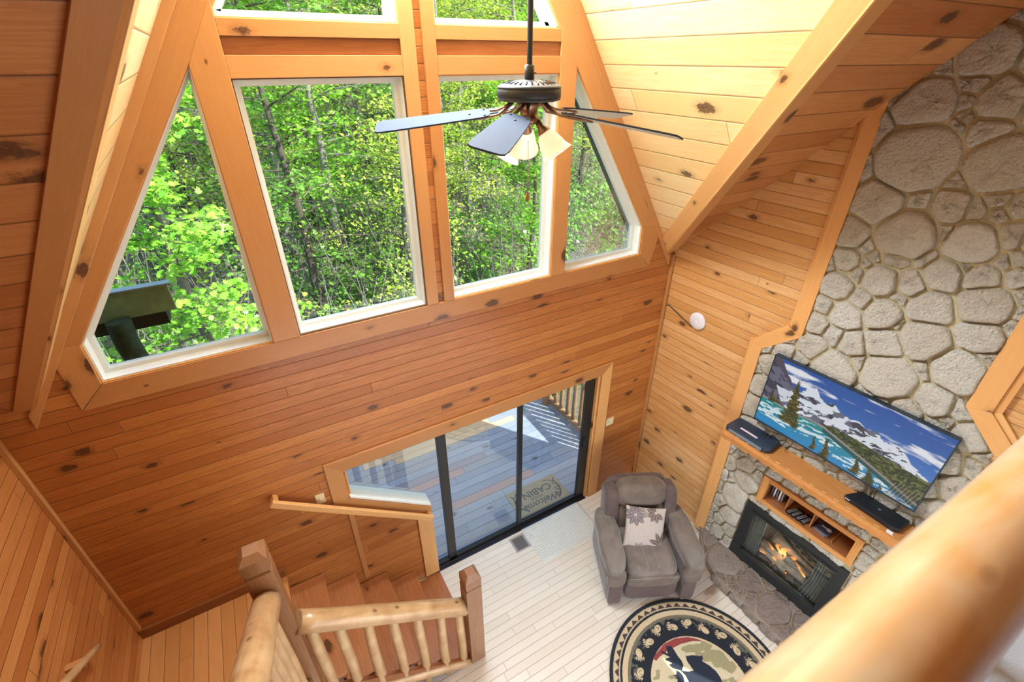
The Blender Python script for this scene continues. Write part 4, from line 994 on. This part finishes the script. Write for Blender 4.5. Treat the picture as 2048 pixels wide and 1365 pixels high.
VM = plain('vent_metal', (.42, .38, .35), .4, .5); lb('frame', (-.10, -.105, 0), (.10, -.085, .006), VM, vt); lb('frame', (-.10, .085, 0), (.10, .105, .006), VM, vt); lb('frame', (-.10, -.085, 0), (-.075, .085, .006), VM, vt); lb('frame', (.075, -.085, 0), (.10, .085, .006), VM, vt); lb('duct', (-.075, -.085, .0005), (.075, .085, .001), BLK, vt, 0)
for k in range(11): lb('louvre', (-.070+.0135*k, -.083, .001), (-.0655+.0135*k, .083, .006), VM, vt, 0)
# ------------------------------------------------------------------ ceiling fan
fx, fy = XC, -1.33
fan = empty('ceiling_fan', (fx, fy, 5.02), 'dark five-blade ceiling fan with lit bell shades on a long downrod', 'ceiling fan')
FM = plain('fan_bronze', (.04, .048, .06), .5, .2, noise=.25, nscale=90)
BRZ = plain('fan_bracket', (.26, .16, .11), .3, .7)
MB().lathe([(.012, .07), (.012, 2.33)], 16).build('downrod', FM, fan, smooth=True)
MB().lathe([(.013, .028), (.021, .033), (.021, .088), (.013, .092)], 20).build('collar', FM, fan, smooth=True)
MB().lathe([(.006, .058), (.006, .063)], 8, (.028, 0, .0), cap=True).build('set_screw', FM, fan)
MB().lathe([(.001, .036), (.035, .035), (.095, .027), (.130, .016), (.139, .010), (.140, .005), (.137, .003), (.140, .0), (.140, -.030), (.137, -.032), (.140, -.034), (.137, -.041), (.120, -.046), (.06, -.048), (.001, -.048)], 56).build('motor_housing', FM, fan, smooth=True)
for k in range(28):
    a = 2*math.pi*k/28; ca, sa = math.cos(a), math.sin(a); n_ = Vector((ca*.2, sa*.2, .98)); r_ = Vector((ca, sa, -.20)).normalized(); tt = Vector((-sa, ca, 0))
    MB().obox(Vector((ca*.10, sa*.10, .0268)), r_*.017, tt*.0035, n_*.0015).build('vent_slot', BLG, fan)
MB().lathe([(.001, -.046), (.050, -.048), (.052, -.062), (.040, -.072), (.038, -.105), (.050, -.112), (.048, -.13), (.02, -.145), (.001, -.145)], 28).build('switch_housing', BRZ, fan, smooth=True)
BTOP = plain('blade_top', (.042, .062, .105), .75, noise=.12, nscale=200, bump=.25, spec=.12); BBOT = plain('blade_pale', (.62, .60, .52), .5, noise=.06, nscale=30)  # blade tops tinted with the blue of the sky's reflection
zb = -.072
def blade(a):
    ca, sa = math.cos(a), math.sin(a); Rz = Matrix.Rotation(a, 3, 'Z') @ Matrix.Rotation(R(6.5), 3, 'Y') @ Matrix.Rotation(R(-13), 3, 'X')
    br = empty('blade', (0, 0, zb)); br.parent = fan; br.rotation_euler = Rz.to_euler()
    pts = []
    for (r, w) in ((.175, .030), (.185, .045), (.22, .056), (.40, .064), (.62, .070), (.672, .066), (.685, .050)): pts.append((r, w))
    poly = [(r, -w) for r, w in pts]+[(r, w) for r, w in reversed(pts)]
    mb = MB(); A = mb.pts([(x, y, .004) for x, y in poly]); B = mb.pts([(x, y, -.003) for x, y in poly]); mb.face(A, 0); mb.face(B[::-1], 1)
    for i in range(len(poly)): mb.face([A[i], A[(i+1) % len(poly)], B[(i+1) % len(poly)], B[i]], 0)
    mb.build('board', [BTOP, BBOT], br, bevel=0)
    mb = MB()
    for sd in (-1, 1):
        mb.tube([(.07, sd*.008, .032), (.10, sd*.014, .012), (.14, sd*.03, -.004), (.20, sd*.042, -.006), (.275, sd*.030, -.006), (.31, sd*.006, -.006)], [.008, .007, .006, .006, .005, .004], 8)
    mb.build('bracket', BRZ, br, smooth=True)
    for (x, y) in ((.20, .036), (.20, -.036), (.265, 0)): MB().lathe([(.005, .004), (.005, .007), (.001, .009)], 8, (x, y, 0)).build('screw', FM, br)
for k in range(5): blade(R(-134+72*k))
SH = NT('amber_glass'); SH.b.inputs['Emission Color'].default_value = (1, .80, .55, 1); SH.b.inputs['Emission Strength'].default_value = .8
SH.b.inputs['Subsurface Weight'].default_value = .0; SHM = SH.fin(SH.mix(SH.noise(SH.n('TexCoord').outputs['Object'], 12, 4, .6, 1.), (.95, .90, .80), (.85, .68, .45)), .3)
for k, a in enumerate((R(-52), R(68), R(188))):
    ca, sa = math.cos(a), math.sin(a); d = Vector((ca*.60, sa*.60, -.80)).normalized(); q_ = d.to_track_quat('Z', 'Y').to_matrix()
    lk = empty('lamp_arm', (ca*.035, sa*.035, -.118)); lk.parent = fan
    MB().lathe([(.001, .0), (.014, .01), (.016, .04), (.030, .062), (.031, .075), (.022, .078)], 20, rot=q_).build('socket', BRZ, lk, smooth=True)
    MB().lathe([(.028, .062), (.031, .072), (.044, .09), (.053, .12), (.060, .150), (.072, .176), (.076, .179), (.070, .173), (.057, .148), (.049, .118), (.040, .09), (.027, .072)], 28, rot=q_).build('glass_shade', SHM, lk, smooth=True)
    p = Vector((fx, fy, 5.02))+lk.location+d*.12
    lamp('fan_bulb', 'POINT', p, 9, (1, .78, .5), shadow_soft_size=.025)
mb = MB()
for i in range(44): mb.lathe([(.001, -.0022), (.0024, 0), (.001, .0022)], 5, (-.012, -.02, -.205-.0052*i))
mb.build('pull_chain', BRZ, fan)
MB().lathe([(.001, -.43), (.004, -.436), (.010, -.46), (.009, -.475), (.001, -.482)], 12, (-.012, -.02, 0)).build('chain_pull', plain('pull_wood', (.30, .12, .03), .35), fan, smooth=True)

# ------------------------------------------------------------------ outside: deck, eaves, woods
GREYW = [pine('deck_grey_%d' % k, c, tuple(x*.75 for x in c), None, knots=.2, rough=.55, coat=.1, kcol=(.1, .1, .11), grain=1.2) for k, c in enumerate([(.40, .47, .60), (.34, .41, .54), (.47, .52, .62), (.38, .42, .50)])]
TAN = pine('deck_new', (.78, .62, .42), (.66, .48, .30), None, knots=.3, rough=.5); PINK = pine('deck_pink', (.56, .37, .34), (.46, .29, .27), None, knots=.3, rough=.5); MAUV = pine('deck_mauve', (.36, .33, .40), (.30, .27, .34), None, knots=.2, rough=.5)
dk = MB(); pw_, y0 = .133, .765-.133*5; X0, X1 = -1.6, 3.95
rd = random.Random(11)
for k in range(17):
    ya = y0+pw_*k+.003; yb = ya+pw_-.007; segs = []
    sp = {5: [(1.46, 2.75, 5)], 9: [(1.04, 1.87, 5)], 10: [(-.2, 2.29, 6)], 14: [(1.04, 3.12, 4)], 15: [(.6, 2.71, 4)]}.get(k)
    x = X0
    if sp:
        for a, b, m in sp:
            while x < a: e = min(a, x+rd.uniform(1.2, 2.6)); segs.append((x, e, rd.randrange(4))); x = e
            segs.append((a, b, m)); x = b
    while x < X1: e = min(X1, x+rd.uniform(1.0, 2.6)); segs.append((x, e, rd.randrange(4))); x = e
    for a, b, m in segs: dk.box((a+.002, ya, -.14), (b-.002, yb, -.10), m)
o = dk.build('deck', GREYW+[TAN, PINK, MAUV], udir=(1, 0, 0)); tag(o, 'weathered blue grey board deck outside the sliding door', 'deck', kind='structure')
dr = empty('deck_railing', (3.87, 1.2, -.1), 'rustic log railing along the right edge of the deck', 'railing'); O = Vector(dr.location)
for z, r in ((-.02, .055), (.88, .055)): log('rail', (3.87, .15, z), (3.87, 2.3, z), r, r, LOGD, dr, n=12, org=O)
for y in (.42, .58, .74, .89, 1.04, 1.19, 1.37, 1.53, 1.71, 1.88): log('baluster', (3.87, y, 0), (3.87, y, .86), .036, .034, LOGD, dr, n=10, segs=6, org=O)
for p in ((3.80, 2.05),): MB().box(Vector((p[0]-.05, p[1]-.05, -.1))-O, Vector((p[0]+.05, p[1]+.05, 1.0))-O).build('post', LOGD, dr)
df = empty('deck_railing', (1.2, 2.42, -.1), 'rustic log railing along the front edge of the deck', 'railing'); O = Vector(df.location)
for z, r in ((.0, .05), (.88, .055)): log('rail', (-1.5, 2.40, z), (3.9, 2.40, z), r, r, LOGD, df, n=12, org=O)
for k in range(34): log('baluster', (-1.45+.16*k, 2.40, 0), (-1.45+.16*k, 2.40, .86), .034, .032, LOGD, df, n=8, segs=4, org=O)
# welcome mat
wm = empty('welcome_mat', (2.57, .40, -.10), 'tan coir doormat lettered WELCOME TO OUR CABIN between antlers', 'doormat')
CO = plain('coir', (.47, .35, .22), .95, noise=.35, nscale=160, bump=.8); INK = plain('mat_ink', (.03, .05, .06), .9)
MB().box((-.40, -.245, 0), (.40, .245, .012)).build('mat', CO, wm, bevel=.003)
def txt(name, s, x, y, size, par, z=.0125, rotz=math.pi, shear=0, ext=.0004, mat=INK, sx=1):
    c = bpy.data.curves.new(name, 'FONT'); c.body = s; c.size = size; c.align_x = 'CENTER'; c.align_y = 'CENTER'; c.shear = shear; c.extrude = ext; c.offset = size*.012; c.materials.append(mat)
    o = bpy.data.objects.new(name, c); COL.objects.link(o); o.parent = par; o.location = (x, y, z); o.rotation_euler = (0, 0, rotz)
    bpy.context.view_layer.update(); me = bpy.data.meshes.new_from_object(o.evaluated_get(bpy.context.evaluated_depsgraph_get())); bpy.data.objects.remove(o)
    o = link(name, me, None, par, (x, y, z)); o.rotation_euler = (0, 0, rotz); return o
txt('lettering', 'CABIN', .02, .085, .155, wm); txt('lettering', 'TO OUR', -.03, -.01, .05, wm); txt('lettering', 'Welcome', .0, -.105, .145, wm, shear=.35)
for sd in (-1, 1):
    mb = MB()
    def stroke(pts, w):
        for (a, b), (c, d) in zip(pts, pts[1:]):
            v = Vector((c-a, d-b, 0)).normalized(); q_ = Vector((-v.y, v.x, 0))*w
            mb.prism([Vector((a, b, .0122))-q_, Vector((a, b, .0122))+q_, Vector((c, d, .0122))+q_*.6, Vector((c, d, .0122))-q_*.6], (0, 0, .0008)); w *= .8
    stroke([(sd*.24, -.16), (sd*.31, -.10), (sd*.35, .0), (sd*.34, .10), (sd*.27, .17), (sd*.18, .20)], .015)
    for (a, b, c, d) in ((.34, .05, .28, .09), (.35, .0, .26, .0), (.335, -.06, .27, -.03), (.30, -.12, .23, -.06), (.33, .12, .36, .18)): stroke([(sd*a, b), (sd*(a+c)/2, (b+d)/2+.012), (sd*c, d)], .011)
    mb.build('antler_print', INK, wm)
# gable overhang and eave pieces seen through the glass
DKG = plain('dark_soffit', (.03, .035, .025), .9, noise=.4, nscale=12); MOS = plain('mossy_board', (.26, .34, .15), .85, noise=.45, nscale=9, bump=.4)
for side in (1, -1):
    X = lambda z: (9.276-z)/RK if side > 0 else 2*XC-(9.276-z)/RK
    n = Vector((RK*side, 0, 1)).normalized(); dd = n*.02
    P = [Vector((X(2.6), .14, 2.6))+dd, Vector((X(zap), .14, zap))+dd, Vector((X(zap), .62, zap))+dd, Vector((X(2.6), .62, 2.6))+dd]
    o = MB().prism(P, n*.14).build('roof_overhang', DKG); tag(o, 'dark gable roof overhang outside the %s rake' % ('right' if side > 0 else 'left'), 'roof', kind='structure')
ev = empty('eave_beam', (-1.3, .8, 3.56), 'mossy green eave board with a dark beam under it outside the left window', 'eave'); O = Vector(ev.location)
MB().box(Vector((-2.4, .79, 3.475))-O, Vector((-.62, .83, 3.69))-O).build('fascia', MOS, ev, bevel=.004)
MB().box(Vector((-2.4, .77, 3.688))-O, Vector((-.60, .85, 3.70))-O).build('drip_edge', plain('drip_metal', (.35, .42, .45), .4, .6), ev)
MB().box(Vector((-2.3, .83, 3.36))-O, Vector((-.70, .98, 3.50))-O).build('beam', DKG, ev)
log('brace', (-.98, .72, 3.50), (-.95, .70, 2.6), .075, .085, plain('ivy_bark', (.035, .07, .035), .9, noise=.8, nscale=25, bump=1.), ev, wob=.12, org=O)
# hillside
GR = NT('forest_floor'); g_ = GR.n('TexCoord').outputs['Object']; a_ = GR.noise(g_, .8, 6, .7); b_ = GR.noise(g_, 7, 5, .7)
GR.bump(b_, 1., .15); GRM = GR.fin(GR.mix(GR.mr(b_, .35, .65), GR.mix(GR.mr(a_, .4, .6), (.10, .12, .05), (.16, .14, .10)), (.24, .22, .18)), 1.)
def ground_z(x, y): return -2.4+max(0, y-5)*.20+.35*math.sin(x*.35)+.25*math.sin(y*.5+x*.2)+max(0, y-24)*.12
n = 60; xs = np.linspace(-30, 60, n); ys = np.linspace(2.6, 75, n); Xg, Yg = np.meshgrid(xs, ys); Zg = np.vectorize(ground_z)(Xg, Yg)
o = grid_mesh('ground', np.stack([Xg, Yg, Zg], -1), np.zeros((n, n, 3)), GRM, smooth=True); tag(o, 'leaf strewn wooded hillside beyond the deck', 'ground', kind='structure')
def leaf_mat(name, c1, c2, c3):
    t = NT(name); r = t.n('NewGeometry').outputs['Random Per Island']; col = t.ramp(r, (0, c1), (.55, c2), (1, c3))
    t.t.nodes.remove(t.b); d = t.n('BsdfDiffuse'); tl = t.n('BsdfTranslucent'); gl = t.n('BsdfGlossy'); gl.inputs['Roughness'].default_value = .35
    for x in (d, tl): t.t.links.new(col, x.inputs[0])
    m = t.n('MixShader'); m.inputs[0].default_value = .42; m2 = t.n('MixShader'); m2.inputs[0].default_value = .04
    t.t.links.new(d.outputs[0], m.inputs[1]); t.t.links.new(tl.outputs[0], m.inputs[2]); t.t.links.new(m.outputs[0], m2.inputs[1]); t.t.links.new(gl.outputs[0], m2.inputs[2])
    t.t.links.new(m2.outputs[0], t.t.nodes['Material Output'].inputs[0]); return t.m
LM = [leaf_mat('leaves_lime', (.30, .62, .06), (.20, .50, .05), (.50, .72, .10)), leaf_mat('leaves_green', (.16, .38, .05), (.24, .48, .08), (.09, .25, .04)), leaf_mat('leaves_gold', (.42, .62, .07), (.58, .66, .10), (.26, .52, .06))]
LF = np.array([(0, -.5), (.30, -.42), (.52, -.10), (.30, .02), (.42, .36), (.13, .24), (0, .58), (-.13, .24), (-.42, .36), (-.30, .02), (-.52, -.10), (-.30, -.42)])
LS = np.array([(0, -.5), (.30, -.1), (.22, .28), (0, .55), (-.22, .28), (-.30, -.1)])
def leaves(name, centers, size, seed, mat, parent, shape=LF, tilt=.55):
    rs = np.random.RandomState(seed); N_ = len(centers); m = len(shape)
    a = rs.rand(N_)*2*np.pi; nrm = np.stack([rs.randn(N_)*tilt, rs.randn(N_)*tilt-.25, np.ones(N_)], 1); nrm /= np.linalg.norm(nrm, axis=1)[:, None]
    u = np.stack([np.cos(a), np.sin(a), np.zeros(N_)], 1); u -= nrm*(u*nrm).sum(1)[:, None]; u /= np.linalg.norm(u, axis=1)[:, None]; v = np.cross(nrm, u)
    sz = size*(.6+.8*rs.rand(N_)); P = centers[:, None]+(u[:, None]*shape[None, :, :1]+v[:, None]*shape[None, :, 1:])*sz[:, None, None]
    P -= nrm[:, None]*(np.abs(shape[None, :, :1]))*sz[:, None, None]*.25
    me = bpy.data.meshes.new(name); me.vertices.add(N_*m); me.vertices.foreach_set('co', P.reshape(-1).astype(np.float32)); me.loops.add(N_*m); me.loops.foreach_set('vertex_index', np.arange(N_*m, dtype=np.int32))
    me.polygons.add(N_); me.polygons.foreach_set('loop_start', np.arange(0, N_*m, m, dtype=np.int32)); me.update(calc_edges=True)
    return link(name, me, mat, parent)
TB = [plain('bark_%d' % k, c, .9, noise=.4, nscale=14, bump=.6) for k, c in enumerate([(.14, .12, .10), (.24, .22, .20), (.09, .075, .06)])]
def make_tree(seed, H, Rc, nl, lsz, mat, bark, shape=LF, lean=0, z0=.15):
    rs = random.Random(seed); nr = np.random.RandomState(seed)
    root = empty('tree', (0, 0, 0)); mb = MB()
    path = [(lean*t*t*H+.12*math.sin(t*6+seed), .12*math.cos(t*5+seed), t*H) for t in [i/8 for i in range(9)]]
    MB().tube(path, [.16*(1-.85*i/8) for i in range(9)], 10).build('trunk', bark, root, smooth=True)
    tips = []
    nb = 34
    for k in range(nb):
        t = z0+(1-z0)*(k+rs.random())/nb; i = min(7, int(t*8)); f = t*8-i; p = Vector(path[i]).lerp(Vector(path[i+1]), f); a = rs.random()*6.28+k*2.4; L = Rc*(1.15-.65*t)*rs.uniform(.65, 1.15)
        pts = [p]; d = Vector((math.cos(a), math.sin(a), rs.uniform(.05, .5)))
        for j in range(5): pts.append(pts[-1]+d*L/5); d = (d+Vector((rs.uniform(-.25, .25), rs.uniform(-.25, .25), rs.uniform(-.16, .12)))).normalized()
        mb.tube(pts, [.034*(1-t*.5)*(1-.8*j/5)+.003 for j in range(6)], 5)
        for j in range(1, 6):
            for q_ in range(3):
                e = Vector((rs.uniform(-1, 1), rs.uniform(-1, 1), rs.uniform(-.35, .5))).normalized()*L*.28*rs.uniform(.5, 1.2); mb.tube([pts[j], pts[j]+e*.5+Vector((0, 0, .03)), pts[j]+e], [.007, .005, .0025], 4); tips.append((pts[j]+e, j)); tips.append((pts[j]+e*.55, j))
    mb.build('branches', bark, root)
    tp = np.array([list(t[0]) for t in tips]); idx = nr.randint(0, len(tp), nl); off = nr.randn(nl, 3)*np.array([.20, .20, .07])
    leaves('foliage', tp[idx]+off, lsz, seed, mat, root, shape)
    return root
def place(src, first, x, y, s, rz, label, grp):
    o = src if first else copy_tree(src)
    o.location = (x, y, ground_z(x, y)-.1); o.scale = (s, s, s); o.rotation_euler = (0, 0, rz); tag(o, label, 'tree', grp); return o
V = [make_tree(1, 8.5, 2.6, 5200, .125, LM[0], TB[0], LF, .015, .10), make_tree(2, 9.5, 2.8, 4800, .115, LM[2], TB[1], LS, -.01, .12), make_tree(3, 10.5, 2.5, 3600, .11, LM[1], TB[2], LF, .01, .08), make_tree(4, 7., 2.6, 4600, .10, LM[2], TB[0], LS, .02, .05), make_tree(5, 12, 3.2, 4600, .12, LM[0], TB[1], LF, .0, .12)]
used = set()
def T(k, x, y, s, rz, label, grp=None): place(V[k], k not in used, x, y, s, rz, label, grp); used.add(k)
T(0, -1.2, 6.4, .82, .4, 'lime green maple nearest the left triangular window', 'maples close to the gable windows')
T(3, 3.6, 8.2, .85, 1.2, 'yellow green tree spreading behind the centre panes', 'maples close to the gable windows')
T(0, 7.6, 8.6, .72, 2.2, 'lime maple behind the right triangular window', 'maples close to the gable windows')
T(2, 1.2, 9.6, .9, 3., 'deep green tree behind the left rectangular pane', 'maples close to the gable windows')
T(1, 5.8, 11., .9, 4., 'golden leaved tree right of the centre mullion', 'maples close to the gable windows')
rt_ = random.Random(5); W_ = 'leafy spring tree in the dense woods filling the hillside beyond the windows'; G_ = 'trees of the woods beyond the windows'
for row, (yy, n_, xa, xb) in enumerate(((12.5, 6, -3.5, 12), (16, 7, -5, 17), (20, 8, -6, 21), (25, 9, -8, 26), (31, 10, -10, 34), (40, 11, -13, 46))):
    for k in range(n_):
        x = xa+(xb-xa)*(k+rt_.uniform(.15, .85))/n_; y = yy+rt_.uniform(-1.8, 1.8)
        kk = rt_.randrange(5); nm_ = ['lime green maple', 'golden yellow leaved tree', 'deep green maple', 'small yellow green arching tree', 'tall lime green tree'][kk]; T(kk, x, y, rt_.uniform(.8, 1.1)*(1+row*.06), rt_.random()*6.28, nm_+' among many on the hillside beyond the windows', nm_+'s of the far woods')
# undergrowth nobody could count
rs = np.random.RandomState(9); N_ = 60000
yy = 4+rs.rand(N_)**1.3*34; xx = -6+rs.rand(N_)*(10+yy*1.2); gz = -2.4+np.maximum(0, yy-5)*.20+.35*np.sin(xx*.35)+.25*np.sin(yy*.5+xx*.2)+np.maximum(0, yy-24)*.12
cl_ = vnoise(xx*.8+20, yy*.8+5, 31, 3); hh = np.clip(cl_-.38, 0, 1)*5.0*rs.rand(N_)**.7
keep = cl_ > .40
C_ = np.stack([xx, yy, gz+hh], 1)[keep]
o = leaves('undergrowth', C_, .13, 77, LM[1], None, LF, .6); tag(o, 'bright green undergrowth covering the slope below the trees', 'undergrowth', kind='stuff')
mb = MB(); rb = random.Random(21)
for k in range(1900):
    y = 5+rb.random()**1.3*26; x = -5+rb.random()*(8+y*1.1); z = ground_z(x, y); L = rb.uniform(.8, 4.6); d = Vector((rb.uniform(-.5, .5), rb.uniform(-.5, .5), 1)).normalized(); w = Vector((rb.uniform(-.3, .3), rb.uniform(-.3, .3), 0))
    mb.tube([(x, y, z), Vector((x, y, z))+d*L*.5+w*.4, Vector((x, y, z))+d*L+w], [.014, .009, .003], 4)
o = mb.build('brushwood', TB[1]); tag(o, 'tangle of thin grey saplings and bare twigs on the slope', 'brush', kind='stuff')
